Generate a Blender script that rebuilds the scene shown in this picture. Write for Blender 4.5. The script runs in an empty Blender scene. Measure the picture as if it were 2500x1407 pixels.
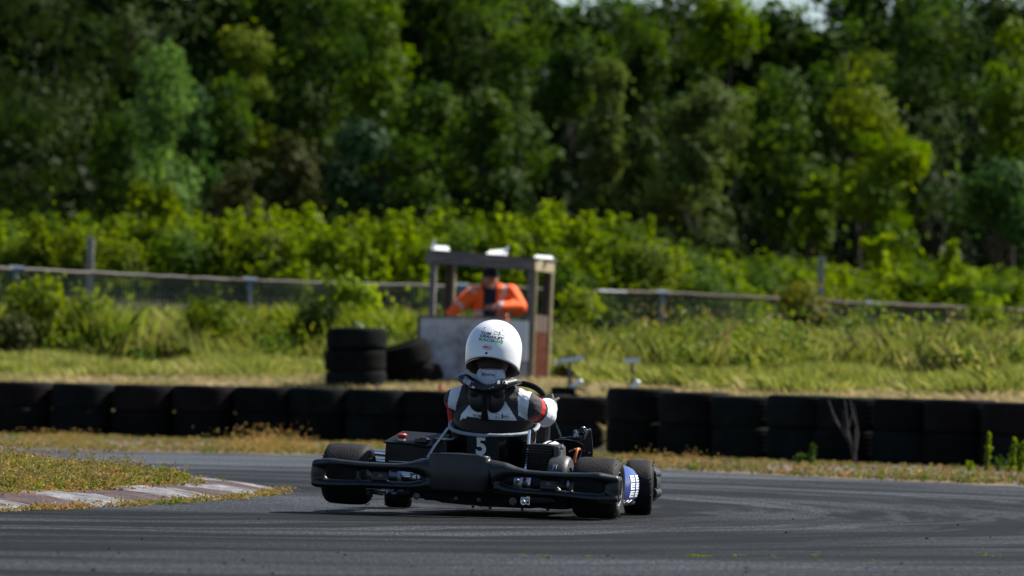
import bpy, math, random
import numpy as np
from mathutils import Matrix, Vector, Euler

random.seed(7)
rng = np.random.default_rng(11)
R = math.radians
C = bpy.context.scene.collection
scene = bpy.context.scene

# ------------------------------------------------------------------ camera, light
F = 12840.0                      # focal length in photo pixels (2500 wide)
CAM_H = 0.607
PITCH = math.atan(236.5 / F)
ROLL = R(1.2)
cam_data = bpy.data.cameras.new('camera')
cam = bpy.data.objects.new('camera', cam_data)
C.objects.link(cam)
cam_data.sensor_width = 36
cam_data.lens = 36 * F / 2500
cam_data.clip_start = 1
cam_data.clip_end = 3000
cam.location = (0, 0, CAM_H)
cam.matrix_world = Matrix.Translation((0, 0, CAM_H)) @ Matrix.Rotation(R(90) + PITCH, 4, 'X') @ Matrix.Rotation(ROLL, 4, 'Z')
cam_data.dof.use_dof = True
cam_data.dof.focus_distance = 24.0
cam_data.dof.aperture_fstop = 4.3
cam_data.dof.aperture_blades = 9
scene.camera = cam

SUN_EL = R(47)
SUN_DIR = Vector((0.90 * math.cos(SUN_EL), 0.43 * math.cos(SUN_EL), math.sin(SUN_EL))).normalized()   # towards the sun
world = bpy.data.worlds.new('World')
scene.world = world
world.use_nodes = True
wn = world.node_tree
wn.nodes.clear()
sky = wn.nodes.new('ShaderNodeTexSky')
sky.sky_type = 'NISHITA'
sky.sun_disc = False
sky.sun_elevation = SUN_EL
sky.sun_rotation = math.atan2(SUN_DIR.x, SUN_DIR.y)
sky.air_density = 1.0
sky.dust_density = 0.8
sky.ozone_density = 2.5
bg = wn.nodes.new('ShaderNodeBackground')
bg.inputs['Strength'].default_value = 0.065
wo = wn.nodes.new('ShaderNodeOutputWorld')
wn.links.new(sky.outputs[0], bg.inputs[0])
wn.links.new(bg.outputs[0], wo.inputs[0])
sun_data = bpy.data.lights.new('sun', 'SUN')
sun_data.energy = 5.0
sun_data.angle = R(0.5)
sun_data.color = (1.0, 0.93, 0.82)
sun = bpy.data.objects.new('sun', sun_data)
C.objects.link(sun)
sun.rotation_euler = (-SUN_DIR).to_track_quat('-Z', 'Y').to_euler()
sun.location = (20, 20, 40)

scene.view_settings.view_transform = 'Standard'
scene.view_settings.look = 'None'
scene.view_settings.exposure = 1.0
scene.view_settings.gamma = 1.0
scene.view_settings.use_curve_mapping = False
scene.render.engine = 'CYCLES'
scene.cycles.use_denoising = True
scene.cycles.max_bounces = 8
scene.cycles.transparent_max_bounces = 8
scene.cycles.caustics_reflective = False
scene.cycles.caustics_refractive = False


def at(x, y, D):
    """the world point at distance D (along Y) that lies in the direction of photo pixel x, y"""
    dx, dy = x - 1250, y - 703.5
    u = dx * math.cos(ROLL) + dy * math.sin(ROLL)
    v = -dx * math.sin(ROLL) + dy * math.cos(ROLL)
    c, s = math.cos(PITCH), math.sin(PITCH)
    r = Vector((u, F * c + v * s, F * s - v * c))
    return Vector((0, 0, CAM_H)) + r * (D / r.y)


def on_ground(x, y, z=0.0):
    p = at(x, y, 10.0) - Vector((0, 0, CAM_H))
    t = (z - CAM_H) / p.z
    return Vector((0, 0, CAM_H)) + p * t


# ------------------------------------------------------------------ materials
def nodes_of(m):
    m.use_nodes = True
    nt = m.node_tree
    b = nt.nodes.get('Principled BSDF')
    return nt, b


def lin(c):
    return (c[0], c[1], c[2], 1.0)


def mat(name, col, rough=0.6, metal=0.0, col2=None, scale=8.0, bump=0.0, bscale=40.0, coat=0.0, spec=0.5, detail=4.0, lo=0.35, hi=0.65, stretch=(1, 1, 1), r2=None):
    m = bpy.data.materials.new(name)
    nt, b = nodes_of(m)
    b.inputs['Base Color'].default_value = lin(col)
    b.inputs['Roughness'].default_value = rough
    b.inputs['Metallic'].default_value = metal
    b.inputs['Coat Weight'].default_value = coat
    b.inputs['Coat Roughness'].default_value = 0.08
    b.inputs['Specular IOR Level'].default_value = spec
    tc = nt.nodes.new('ShaderNodeTexCoord')
    mp = nt.nodes.new('ShaderNodeMapping')
    mp.inputs['Scale'].default_value = stretch
    nt.links.new(tc.outputs['Object'], mp.inputs['Vector'])
    if col2 is not None or r2 is not None:
        n = nt.nodes.new('ShaderNodeTexNoise')
        n.inputs['Scale'].default_value = scale
        n.inputs['Detail'].default_value = detail
        n.inputs['Roughness'].default_value = 0.6
        nt.links.new(mp.outputs[0], n.inputs['Vector'])
        if col2 is not None:
            cr = nt.nodes.new('ShaderNodeValToRGB')
            cr.color_ramp.elements[0].position = lo
            cr.color_ramp.elements[1].position = hi
            cr.color_ramp.elements[0].color = lin(col)
            cr.color_ramp.elements[1].color = lin(col2)
            nt.links.new(n.outputs['Fac'], cr.inputs[0])
            nt.links.new(cr.outputs[0], b.inputs['Base Color'])
        if r2 is not None:
            mr = nt.nodes.new('ShaderNodeMapRange')
            mr.inputs['From Min'].default_value = 0.3
            mr.inputs['From Max'].default_value = 0.7
            mr.inputs['To Min'].default_value = rough
            mr.inputs['To Max'].default_value = r2
            nt.links.new(n.outputs['Fac'], mr.inputs['Value'])
            nt.links.new(mr.outputs[0], b.inputs['Roughness'])
    if bump > 0:
        n2 = nt.nodes.new('ShaderNodeTexNoise')
        n2.inputs['Scale'].default_value = bscale
        n2.inputs['Detail'].default_value = 6
        nt.links.new(mp.outputs[0], n2.inputs['Vector'])
        bp = nt.nodes.new('ShaderNodeBump')
        bp.inputs['Strength'].default_value = bump
        bp.inputs['Distance'].default_value = 0.02
        nt.links.new(n2.outputs['Fac'], bp.inputs['Height'])
        nt.links.new(bp.outputs[0], b.inputs['Normal'])
    return m


def leaf_mat(name, c1, c2, c3=None, trans=0.35, rough=0.55, big=0.8):
    """leaf colour varies leaf by leaf (attribute rnd) and in broad patches; part of the light passes through"""
    m = bpy.data.materials.new(name)
    nt, b = nodes_of(m)
    a = nt.nodes.new('ShaderNodeAttribute')
    a.attribute_name = 'rnd'
    tc = nt.nodes.new('ShaderNodeTexCoord')
    n = nt.nodes.new('ShaderNodeTexNoise')
    n.inputs['Scale'].default_value = big
    n.inputs['Detail'].default_value = 3
    nt.links.new(tc.outputs['Object'], n.inputs['Vector'])
    ad = nt.nodes.new('ShaderNodeMath')
    ad.operation = 'MULTIPLY_ADD'
    ad.inputs[1].default_value = 0.55
    sb = nt.nodes.new('ShaderNodeMath')
    sb.operation = 'MULTIPLY_ADD'
    sb.inputs[1].default_value = 1.5
    sb.inputs[2].default_value = -0.52
    nt.links.new(n.outputs['Fac'], sb.inputs[0])
    nt.links.new(a.outputs['Fac'], ad.inputs[0])
    nt.links.new(sb.outputs[0], ad.inputs[2])
    cr = nt.nodes.new('ShaderNodeValToRGB')
    cr.color_ramp.elements[0].position = 0.1
    cr.color_ramp.elements[0].color = lin(c1)
    cr.color_ramp.elements[1].position = 0.7
    cr.color_ramp.elements[1].color = lin(c2)
    if c3 is not None:
        e = cr.color_ramp.elements.new(0.97)
        e.color = lin(c3)
    nt.links.new(ad.outputs[0], cr.inputs[0])
    nt.links.new(cr.outputs[0], b.inputs['Base Color'])
    b.inputs['Roughness'].default_value = rough
    b.inputs['Specular IOR Level'].default_value = 0.04
    tr = nt.nodes.new('ShaderNodeBsdfTranslucent')
    hs = nt.nodes.new('ShaderNodeHueSaturation')
    hs.inputs['Hue'].default_value = 0.49
    hs.inputs['Saturation'].default_value = 1.1
    hs.inputs['Value'].default_value = 1.25
    nt.links.new(cr.outputs[0], hs.inputs['Color'])
    nt.links.new(hs.outputs[0], tr.inputs['Color'])
    mx = nt.nodes.new('ShaderNodeMixShader')
    mx.inputs[0].default_value = trans
    out = nt.nodes.get('Material Output')
    nt.links.new(b.outputs[0], mx.inputs[1])
    nt.links.new(tr.outputs[0], mx.inputs[2])
    nt.links.new(mx.outputs[0], out.inputs['Surface'])
    return m


M = {}
M['rubber'] = mat('tyre_rubber', (0.003, 0.004, 0.004), 0.9, col2=(0.007, 0.007, 0.007), scale=5, bump=0.25, bscale=60, spec=0.08)
M['rubber_old'] = mat('weathered_rubber', (0.003, 0.005, 0.005), 0.9, col2=(0.010, 0.013, 0.012), scale=3, bump=0.3, bscale=50, spec=0.08)
M['rubber_brown'] = mat('dusty_rubber', (0.006, 0.005, 0.005), 0.9, col2=(0.012, 0.0105, 0.010), scale=4, bump=0.3, bscale=50, spec=0.10)
M['slick'] = mat('slick_rubber', (0.006, 0.006, 0.007), 0.6, col2=(0.015, 0.0145, 0.015), scale=28, bump=0.25, bscale=130, spec=0.2, r2=0.75)
M['black_plastic'] = mat('black_moulded_plastic', (0.0022, 0.0040, 0.0056), 0.36, col2=(0.0042, 0.0066, 0.0088), scale=10, bump=0.05, bscale=220, spec=0.5, r2=0.46)
M['black_gloss'] = mat('black_gloss', (0.004, 0.004, 0.005), 0.16, spec=0.3, coat=0.35, r2=0.26, scale=12)
M['black_matt'] = mat('black_matt', (0.003, 0.003, 0.004), 0.6, spec=0.12)
M['black_metal'] = mat('black_anodised', (0.005, 0.005, 0.006), 0.35, r2=0.5, scale=20, spec=0.25)
M['grey_metal'] = mat('grey_cast_metal', (0.05, 0.05, 0.056), 0.42, metal=0.3, r2=0.55, scale=30, bump=0.08, bscale=120)
M['chrome'] = mat('chrome', (0.62, 0.63, 0.66), 0.16, metal=1.0, r2=0.32, scale=30)
M['steel'] = mat('brushed_steel', (0.36, 0.36, 0.37), 0.34, metal=1.0, r2=0.5, scale=30)
M['piping'] = mat('silver_piping', (0.30, 0.34, 0.38), 0.5, col2=(0.14, 0.17, 0.20), scale=130, bump=0.4, bscale=200)
M['red_button'] = mat('red_button', (0.42, 0.03, 0.025), 0.45)
M['blue'] = mat('blue_bodywork', (0.006, 0.025, 0.20), 0.25, coat=0.5, col2=(0.008, 0.04, 0.27), scale=8)
M['white_print'] = mat('white_print', (0.72, 0.75, 0.78), 0.5)
M['grey_print'] = mat('grey_white_print', (0.42, 0.47, 0.50), 0.55, col2=(0.55, 0.6, 0.62), scale=60)
M['orange_cable'] = mat('orange_cable', (0.50, 0.13, 0.03), 0.45)
M['plate'] = mat('number_panel', (0.010, 0.016, 0.020), 0.4)
M['rim'] = mat('dark_rim', (0.014, 0.014, 0.015), 0.35, metal=0.5)
M['helmet'] = mat('white_helmet', (0.78, 0.80, 0.82), 0.22, coat=0.55, col2=(0.72, 0.75, 0.78), scale=7, spec=0.5)
M['lining'] = mat('helmet_lining', (0.009, 0.009, 0.010), 0.8)
M['skin'] = mat('skin', (0.36, 0.17, 0.11), 0.55, col2=(0.30, 0.13, 0.085), scale=20)
M['hair'] = mat('hair', (0.03, 0.018, 0.01), 0.7)
M['suit_dark'] = mat('suit_charcoal', (0.018, 0.015, 0.020), 0.8, col2=(0.028, 0.025, 0.031), scale=14, bump=0.5, bscale=22)
M['suit_white'] = mat('suit_white', (0.56, 0.57, 0.62), 0.8, col2=(0.66, 0.67, 0.70), scale=9, bump=0.6, bscale=18)
M['suit_panel'] = mat('suit_grey_white', (0.60, 0.64, 0.70), 0.8, col2=(0.70, 0.74, 0.80), scale=12, bump=0.5, bscale=22)
M['suit_red'] = mat('suit_red', (0.50, 0.008, 0.012), 0.75, bump=0.4, bscale=22)
M['suit_black'] = mat('suit_black', (0.008, 0.008, 0.009), 0.8, bump=0.4, bscale=22)
M['glove'] = mat('glove_black', (0.010, 0.010, 0.011), 0.7, col2=(0.5, 0.5, 0.5), scale=38, lo=0.66, hi=0.69)
M['navy_print'] = mat('navy_print', (0.012, 0.016, 0.055), 0.4)
M['black_print'] = mat('black_print', (0.012, 0.013, 0.018), 0.4)
M['green_print'] = mat('green_print', (0.03, 0.36, 0.035), 0.4)
M['red_print'] = mat('red_print', (0.45, 0.01, 0.03), 0.4)
M['collar'] = mat('collar_white', (0.38, 0.42, 0.50), 0.85, col2=(0.45, 0.49, 0.57), scale=30)
M['hivis'] = mat('orange_hivis', (1.0, 0.14, 0.008), 0.75, col2=(1.0, 0.11, 0.006), scale=9, bump=0.9, bscale=9)
M['reflective'] = mat('reflective_tape', (0.50, 0.46, 0.48), 0.6)
M['navy_cloth'] = mat('navy_cloth', (0.006, 0.009, 0.024), 0.85)
M['wood_grey'] = mat('weathered_board', (0.085, 0.075, 0.08), 0.8, col2=(0.17, 0.155, 0.155), scale=4, bump=0.4, bscale=20, stretch=(1, 1, 5))
M['wood_sunlit'] = mat('sunlit_timber', (0.20, 0.165, 0.10), 0.75, col2=(0.30, 0.25, 0.15), scale=6, stretch=(6, 6, 1))  # hut timber lightened: sunlight on its right faces put into the colour
M['wood_brown'] = mat('brown_timber', (0.030, 0.018, 0.014), 0.8, col2=(0.07, 0.035, 0.025), scale=6)
M['wood_red'] = mat('red_stained_board', (0.085, 0.026, 0.015), 0.8, col2=(0.045, 0.016, 0.011), scale=5, bump=0.3, stretch=(1, 1, 6), spec=0.05)
M['panel'] = mat('old_painted_ply', (0.20, 0.19, 0.21), 0.75, col2=(0.52, 0.51, 0.54), scale=3.6, bump=0.2, bscale=20, lo=0.38, hi=0.6, detail=7)
M['panel_white'] = mat('white_board', (0.66, 0.68, 0.72), 0.6, col2=(0.58, 0.60, 0.65), scale=4)
M['white_plastic'] = mat('white_plastic', (0.80, 0.82, 0.80), 0.35)
M['galv'] = mat('galvanised_pipe', (0.09, 0.10, 0.115), 0.55, metal=0.5, col2=(0.14, 0.15, 0.16), scale=3)
M['rail_rust'] = mat('rusty_mossy_pipe', (0.03, 0.02, 0.014), 0.8, col2=(0.075, 0.058, 0.035), scale=2.5)
M['rail_grey'] = mat('faded_rail', (0.075, 0.068, 0.068), 0.7, col2=(0.13, 0.12, 0.115), scale=3)
M['fitting'] = mat('blue_grey_fitting', (0.12, 0.16, 0.22), 0.5, metal=0.3)
M['wire'] = mat('fence_wire', (0.30, 0.30, 0.28), 0.6, metal=0.4)
M['concrete'] = mat('concrete_post', (0.14, 0.135, 0.145), 0.85, col2=(0.20, 0.195, 0.20), scale=9, bump=0.3)
M['bark'] = mat('bark', (0.018, 0.015, 0.012), 0.9, col2=(0.035, 0.03, 0.025), scale=7, bump=0.6, bscale=20)
M['bark_pale'] = mat('pale_bark', (0.13, 0.13, 0.11), 0.9, col2=(0.20, 0.20, 0.17), scale=7, bump=0.6, bscale=20)
M['twig'] = mat('dead_stem', (0.035, 0.028, 0.026), 0.9, col2=(0.06, 0.05, 0.045), scale=20)
M['kerb_white'] = mat('flaking_white_paint', (0.21, 0.215, 0.23), 0.85, col2=(0.045, 0.04, 0.042), scale=7, bump=0.9, bscale=45, lo=0.36, hi=0.62, detail=10, stretch=(1, 1, 3))
M['kerb_red'] = mat('worn_maroon_paint', (0.028, 0.012, 0.014), 0.85, col2=(0.085, 0.042, 0.044), scale=7, bump=0.9, bscale=45, lo=0.42, hi=0.72, detail=10, stretch=(1, 1, 3))
M['bolt'] = mat('dull_bolt', (0.14, 0.14, 0.15), 0.4, metal=0.8, r2=0.6, scale=60)
M['axle'] = mat('dark_axle_steel', (0.16, 0.18, 0.22), 0.3, metal=1.0, r2=0.5, scale=30)
M['bottle'] = mat('pale_blue_bottle', (0.35, 0.55, 0.68), 0.25)
M['flower'] = mat('yellow_flower', (0.75, 0.55, 0.02), 0.7)

# ------------------------------------------------------------------ mesh builder
class MB:
    def __init__(self):
        self.v = []
        self.f = []
        self.m = []

    def add(self, verts, faces, mi=0):
        o = len(self.v)
        self.v += [tuple(p) for p in verts]
        self.f += [tuple(i + o for i in fc) for fc in faces]
        self.m += [mi] * len(faces)

    def box(self, a, b, mi=0, mtx=None, jit=0):
        (x0, y0, z0), (x1, y1, z1) = a, b
        vs = [(x0, y0, z0), (x1, y0, z0), (x1, y1, z0), (x0, y1, z0), (x0, y0, z1), (x1, y0, z1), (x1, y1, z1), (x0, y1, z1)]
        if mtx is not None:
            vs = [tuple(mtx @ Vector(p)) for p in vs]
        self.add(vs, [(0, 3, 2, 1), (4, 5, 6, 7), (0, 1, 5, 4), (1, 2, 6, 5), (2, 3, 7, 6), (3, 0, 4, 7)], mi)
        return self

    def beam(self, p0, p1, w, h, mi=0):
        """a squared bar from p0 to p1"""
        p0, p1 = Vector(p0), Vector(p1)
        d = (p1 - p0)
        L = d.length
        q = d.to_track_quat('Y', 'Z').to_matrix().to_4x4()
        self.box((-w / 2, 0, -h / 2), (w / 2, L, h / 2), mi, Matrix.Translation(p0) @ q)
        return self

    def tube(self, pts, radii, n=12, mi=0, caps=True, flat=None, closed=False):
        """swept tube; flat = (sx, sz) scales the section along the two frame axes"""
        pts = [Vector(p) for p in pts]
        if not hasattr(radii, '__len__'):
            radii = [radii] * len(pts)
        rings = []
        prev = None
        N = len(pts)
        for i, p in enumerate(pts):
            if closed:
                t = (pts[(i + 1) % N] - pts[(i - 1) % N]).normalized()
            else:
                t = (pts[min(i + 1, N - 1)] - pts[max(i - 1, 0)]).normalized()
            if prev is None:
                ref = Vector((0, 0, 1)) if abs(t.z) < 0.9 else Vector((0, 1, 0))
                a = t.cross(ref).normalized()
            else:
                a = (prev - t * prev.dot(t)).normalized()
            b = t.cross(a).normalized()
            prev = a
            r = radii[i]
            ra, rb = (r, r) if not hasattr(r, '__len__') else r
            rings.append([p + a * (ra * math.cos(2 * math.pi * k / n)) + b * (rb * math.sin(2 * math.pi * k / n)) for k in range(n)])
        vs = [v for rg in rings for v in rg]
        fs = []
        for i in range(N if closed else N - 1):
            j = (i + 1) % N
            for k in range(n):
                k2 = (k + 1) % n
                fs.append((i * n + k, i * n + k2, j * n + k2, j * n + k))
        if caps and not closed:
            fs.append(tuple(reversed(range(n))))
            fs.append(tuple((N - 1) * n + k for k in range(n)))
        self.add(vs, fs, mi)
        return self

    def capsule(self, p0, p1, r0, r1=None, n=14, mi=0):
        r1 = r0 if r1 is None else r1
        p0, p1 = Vector(p0), Vector(p1)
        d = (p1 - p0).normalized()
        pts, rs = [], []
        for k in range(6):
            a = R(90) * (1 - k / 5.0)
            pts.append(p0 - d * r0 * math.sin(a))
            rs.append(max(r0 * math.cos(a), 1e-4))
        for k in range(6):
            a = R(90) * (k / 5.0)
            pts.append(p1 + d * r1 * math.sin(a))
            rs.append(max(r1 * math.cos(a), 1e-4))
        self.tube(pts, rs, n, mi)
        return self

    def ellipsoid(self, c, r, n=20, m=12, mi=0, mtx=None):
        vs, fs = [], []
        c = Vector(c)
        for i in range(m + 1):
            th = math.pi * i / m
            for k in range(n):
                ph = 2 * math.pi * k / n
                p = Vector((r[0] * math.sin(th) * math.cos(ph), r[1] * math.sin(th) * math.sin(ph), r[2] * math.cos(th)))
                if mtx is not None:
                    p = mtx @ p
                vs.append(c + p)
        for i in range(m):
            for k in range(n):
                k2 = (k + 1) % n
                fs.append((i * n + k, (i + 1) * n + k, (i + 1) * n + k2, i * n + k2))
        self.add(vs, fs, mi)
        return self

    def lathe(self, prof, n=32, mi=0, mtx=None, closed=True):
        """profile of (r, h) turned about Z"""
        vs, fs = [], []
        P = len(prof)
        for k in range(n):
            a = 2 * math.pi * k / n
            for (r, h) in prof:
                p = Vector((r * math.cos(a), r * math.sin(a), h))
                if mtx is not None:
                    p = mtx @ p
                vs.append(p)
        for k in range(n):
            k2 = (k + 1) % n
            for i in range(P if closed else P - 1):
                j = (i + 1) % P
                fs.append((k * P + i, k2 * P + i, k2 * P + j, k * P + j))
        self.add(vs, fs, mi)
        return self

    def mesh(self, name, mats, smooth=True):
        me = bpy.data.meshes.new(name)
        me.from_pydata([tuple(v) for v in self.v], [], self.f)
        for m in (mats if isinstance(mats, (list, tuple)) else [mats]):
            me.materials.append(m)
        if len(set(self.m)) > 1:
            me.polygons.foreach_set('material_index', self.m)
        me.polygons.foreach_set('use_smooth', [smooth] * len(me.polygons))
        me.update()
        return me


def link(name, me, parent=None, loc=None, label=None):
    o = bpy.data.objects.new(name, me)
    C.objects.link(o)
    if parent is not None:
        o.parent = parent
        off = parent.get('_off')
        if off is not None and loc is None:
            o.location = (-off[0], -off[1], -off[2])
    if loc is not None:
        o.location = loc
    if label:
        o['label'] = label
    return o


def build(name, mb, mats, parent=None, smooth=True, label=None, bevel=0.0, loc=None, auto=True):
    o = link(name, mb.mesh(name, mats, smooth), parent, loc, label)
    if bevel > 0:
        b = o.modifiers.new('bevel', 'BEVEL')
        b.width = bevel
        b.segments = 2
        b.limit_method = 'ANGLE'
        b.angle_limit = R(40)
    if smooth and auto:
        o.data.set_sharp_from_angle(angle=R(38))
    return o


def tag(o, label, cat, group=None):
    o['label'] = label
    o['category'] = cat
    if group:
        o['group'] = group
    return o


def struct(o, label=None):
    o['kind'] = 'structure'
    if label:
        o['label'] = label
    return o


def stuff(o, label=None):
    o['kind'] = 'stuff'
    if label:
        o['label'] = label
    return o


def thing(name, label, cat, mtx=None, group=None, off=None):
    o = bpy.data.objects.new(name, None)
    o.empty_display_size = 0.1
    C.objects.link(o)
    mtx = mtx if mtx is not None else Matrix.Identity(4)
    if off is not None:
        mtx = mtx @ Matrix.Translation(off)
        o['_off'] = off
    o.matrix_world = mtx
    return tag(o, label, cat, group)


def T(x, y=None, z=None):
    return Matrix.Translation(x if y is None else (x, y, z))


def remesh(mb, voxel, smooth_it=6, factor=0.5):
    """fuse overlapping solids into one continuous skin"""
    me = mb.mesh('tmp', M['rubber'])
    o = bpy.data.objects.new('tmp', me)
    C.objects.link(o)
    r = o.modifiers.new('r', 'REMESH')
    r.mode = 'VOXEL'
    r.voxel_size = voxel
    if smooth_it:
        s = o.modifiers.new('s', 'SMOOTH')
        s.iterations = smooth_it
        s.factor = factor
    dg = bpy.context.evaluated_depsgraph_get()
    out = bpy.data.meshes.new_from_object(o.evaluated_get(dg))
    bpy.data.objects.remove(o)
    bpy.data.meshes.remove(me)
    out.polygons.foreach_set('use_smooth', [True] * len(out.polygons))
    out.materials.clear()
    return out


def paint(me, mats, fn):
    """material per face from the place of the face on the garment"""
    for m in mats:
        me.materials.append(m)
    n = len(me.polygons)
    c = np.empty(n * 3)
    me.polygons.foreach_get('center', c)
    c = c.reshape(-1, 3)
    me.polygons.foreach_set('material_index', [int(i) for i in fn(c)])


_text_cache = {}


def text_geo(s, extrude=0.0):
    if s in _text_cache:
        return _text_cache[s]
    cu = bpy.data.curves.new('t', 'FONT')
    cu.body = s
    cu.size = 1.0
    cu.offset = 0.035
    cu.resolution_u = 4
    o = bpy.data.objects.new('t', cu)
    C.objects.link(o)
    dg = bpy.context.evaluated_depsgraph_get()
    me = bpy.data.meshes.new_from_object(o.evaluated_get(dg))
    v = [tuple(p.co) for p in me.vertices]
    f = [tuple(p.vertices) for p in me.polygons]
    bpy.data.objects.remove(o)
    bpy.data.meshes.remove(me)
    xs = [p[0] for p in v]
    ys = [p[1] for p in v]
    x0, x1, y0, y1 = min(xs), max(xs), min(ys), max(ys)
    v = [((p[0] - x0) / (x1 - x0), (p[1] - y0) / (y1 - y0)) for p in v]
    _text_cache[s] = (v, f)
    return _text_cache[s]


def print_on(mb, geo, x0, z0, w, h, surf, tilt=0.0, mi=0, shear=0.0):
    """lay a flat drawing (unit square geometry) on a surface seen from behind: surf(x, z) gives y"""
    v, f = geo
    out = []
    ct, st = math.cos(tilt), math.sin(tilt)
    for (a, b) in v:
        px, pz = a * w + shear * b * h, b * h
        x = x0 + px * ct - pz * st
        z = z0 + px * st + pz * ct
        out.append((x, surf(x, z), z))
    mb.add(out, f, mi)


def rect_geo(nx=4, nz=2):
    v = [(i / nx, j / nz) for j in range(nz + 1) for i in range(nx + 1)]
    f = [(j * (nx + 1) + i, j * (nx + 1) + i + 1, (j + 1) * (nx + 1) + i + 1, (j + 1) * (nx + 1) + i) for j in range(nz) for i in range(nx)]
    return v, f


def bars_geo(polys):
    v, f = [], []
    for p in polys:
        o = len(v)
        v += p
        f.append(tuple(range(o, o + len(p))))
    return v, f


def line_poly(a, b, w):
    d = Vector((b[0] - a[0], b[1] - a[1]))
    n = Vector((-d.y, d.x)).normalized() * w / 2
    return [(a[0] - n.x, a[1] - n.y), (b[0] - n.x, b[1] - n.y), (b[0] + n.x, b[1] + n.y), (a[0] + n.x, a[1] + n.y)]


JACK = bars_geo([line_poly((0.5, 0), (0.5, 1), 0.10), line_poly((0, 0.45), (1, 0.45), 0.16),
                 line_poly((0.0, 0.95), (0.40, 0.62), 0.07), line_poly((0.6, 0.62), (1.0, 0.95), 0.07),
                 line_poly((0.0, 0.02), (0.40, 0.30), 0.07), line_poly((0.6, 0.30), (1.0, 0.02), 0.07)])

# ------------------------------------------------------------------ terrain
WALL_X = [-7.5, -5.1, -0.2, 0.45, 0.9, 2.0, 2.9, 4.2, 6.0]
WALL_Y = [53.0, 52.6, 51.3, 49.2, 46.4, 45.3, 44.4, 43.0, 41.0]


def wall_y(x):
    return np.interp(x, WALL_X, WALL_Y)


def terrain(x, y):
    q = np.asarray(y) - wall_y(x)
    z = np.interp(q, [0.4, 2.4, 5.0, 10.0, 28.0, 40.0, 60.0, 200], [0.0, 0.50, 0.62, 0.74, 0.78, 1.3, 1.6, 2.0])
    return z


def leaf_quads(pos, size, seed=0, nrm=None, aspect=1.6, jitter=0.5):
    """one folded leaf-sized diamond at each point; returns verts, faces"""
    g = np.random.default_rng(seed)
    n = len(pos)
    d = g.normal(size=(n, 3))
    d /= np.linalg.norm(d, axis=1)[:, None]
    if nrm is not None:
        d = nrm + d * jitter
        d /= np.linalg.norm(d, axis=1)[:, None]
    a = np.cross(d, g.normal(size=(n, 3)))
    a /= np.linalg.norm(a, axis=1)[:, None]
    b = np.cross(d, a)
    s = (size * g.uniform(0.6, 1.35, n))[:, None] if np.isscalar(size) else size[:, None]
    L = a * s * 0.5 * aspect ** 0.5
    W = b * s * 0.5 / aspect ** 0.5
    v = np.stack([pos - L, pos + W, pos + L, pos - W], axis=1).reshape(-1, 3)
    return v


def np_mesh(name, v, k, mats, rnd=None, smooth=False):
    """mesh of n faces with k corners each, k fresh vertices per face"""
    n = len(v) // k
    me = bpy.data.meshes.new(name)
    me.vertices.add(len(v))
    me.vertices.foreach_set('co', np.ascontiguousarray(v, dtype=np.float32).ravel())
    me.loops.add(n * k)
    me.loops.foreach_set('vertex_index', np.arange(n * k, dtype=np.int32))
    me.polygons.add(n)
    me.polygons.foreach_set('loop_start', np.arange(0, n * k, k, dtype=np.int32))
    for m in (mats if isinstance(mats, (list, tuple)) else [mats]):
        me.materials.append(m)
    if rnd is not None:
        at_ = me.attributes.new('rnd', 'FLOAT', 'FACE')
        at_.data.foreach_set('value', np.ascontiguousarray(rnd, dtype=np.float32))
    me.update(calc_edges=True)
    return me


def blades(name, xy, h, w, m, seed=0, lean=0.35, zfun=terrain, wind=(0, 0), rnd=None):
    g = np.random.default_rng(seed)
    n = len(xy)
    z = zfun(xy[:, 0], xy[:, 1])
    base = np.column_stack([xy, z - 0.01])
    th = g.uniform(0, 2 * np.pi, n)
    hh = h * g.uniform(0.5, 1.25, n) if np.isscalar(h) else np.maximum(h, 0.03)
    ww = w * g.uniform(0.6, 1.4, n)
    side = np.column_stack([np.cos(th), np.sin(th), np.zeros(n)]) * ww[:, None] * 0.5
    sw = 0.35 * np.column_stack([np.sin(xy[:, 0] * 2.7 + np.sin(xy[:, 1] * 1.9) * 2), np.cos(xy[:, 1] * 2.1 + xy[:, 0] * 1.3)])
    ln = (g.normal(size=(n, 2)) * lean + sw + np.array(wind)) * hh[:, None]
    tip = base + np.column_stack([ln, hh])
    mid = base + np.column_stack([ln * 0.35, hh * 0.55])
    v = np.stack([base - side, base + side, tip, mid - side * 0.9], axis=1).reshape(-1, 3)
    r = g.uniform(0, 1, n) if rnd is None else rnd
    return np_mesh(name, v, 4, m, r)

# ------------------------------------------------------------------ ground, track, verge
def grid_mesh(name, xs, ys, zf, m):
    nx, ny = len(xs), len(ys)
    X, Y = np.meshgrid(xs, ys)
    Z = zf(X, Y)
    v = np.column_stack([X.ravel(), Y.ravel(), Z.ravel()])
    f = [(j * nx + i, j * nx + i + 1, (j + 1) * nx + i + 1, (j + 1) * nx + i) for j in range(ny - 1) for i in range(nx - 1)]
    me = bpy.data.meshes.new(name)
    me.from_pydata(v.tolist(), [], f)
    me.materials.append(m)
    me.polygons.foreach_set('use_smooth', [True] * len(f))
    return me


M['soil'] = mat('field_soil', (0.22, 0.17, 0.10), 0.95, col2=(0.055, 0.065, 0.02), scale=0.9, bump=0.5, bscale=9)
M['verge'] = mat('verge_dirt', (0.045, 0.038, 0.032), 0.95, col2=(0.13, 0.095, 0.062), scale=3.0, bump=0.7, bscale=25)
M['island_soil'] = mat('island_soil', (0.05, 0.04, 0.028), 0.95, col2=(0.10, 0.08, 0.05), scale=9, bump=0.6, bscale=40)

xs = np.concatenate([[-900, -300, -80, -30], np.linspace(-14, 14, 71), [30, 80, 300, 900]])
ys = np.concatenate([[4, 20, 36], np.linspace(40, 110, 141), [130, 160, 220, 400, 900, 2200]])


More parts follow.
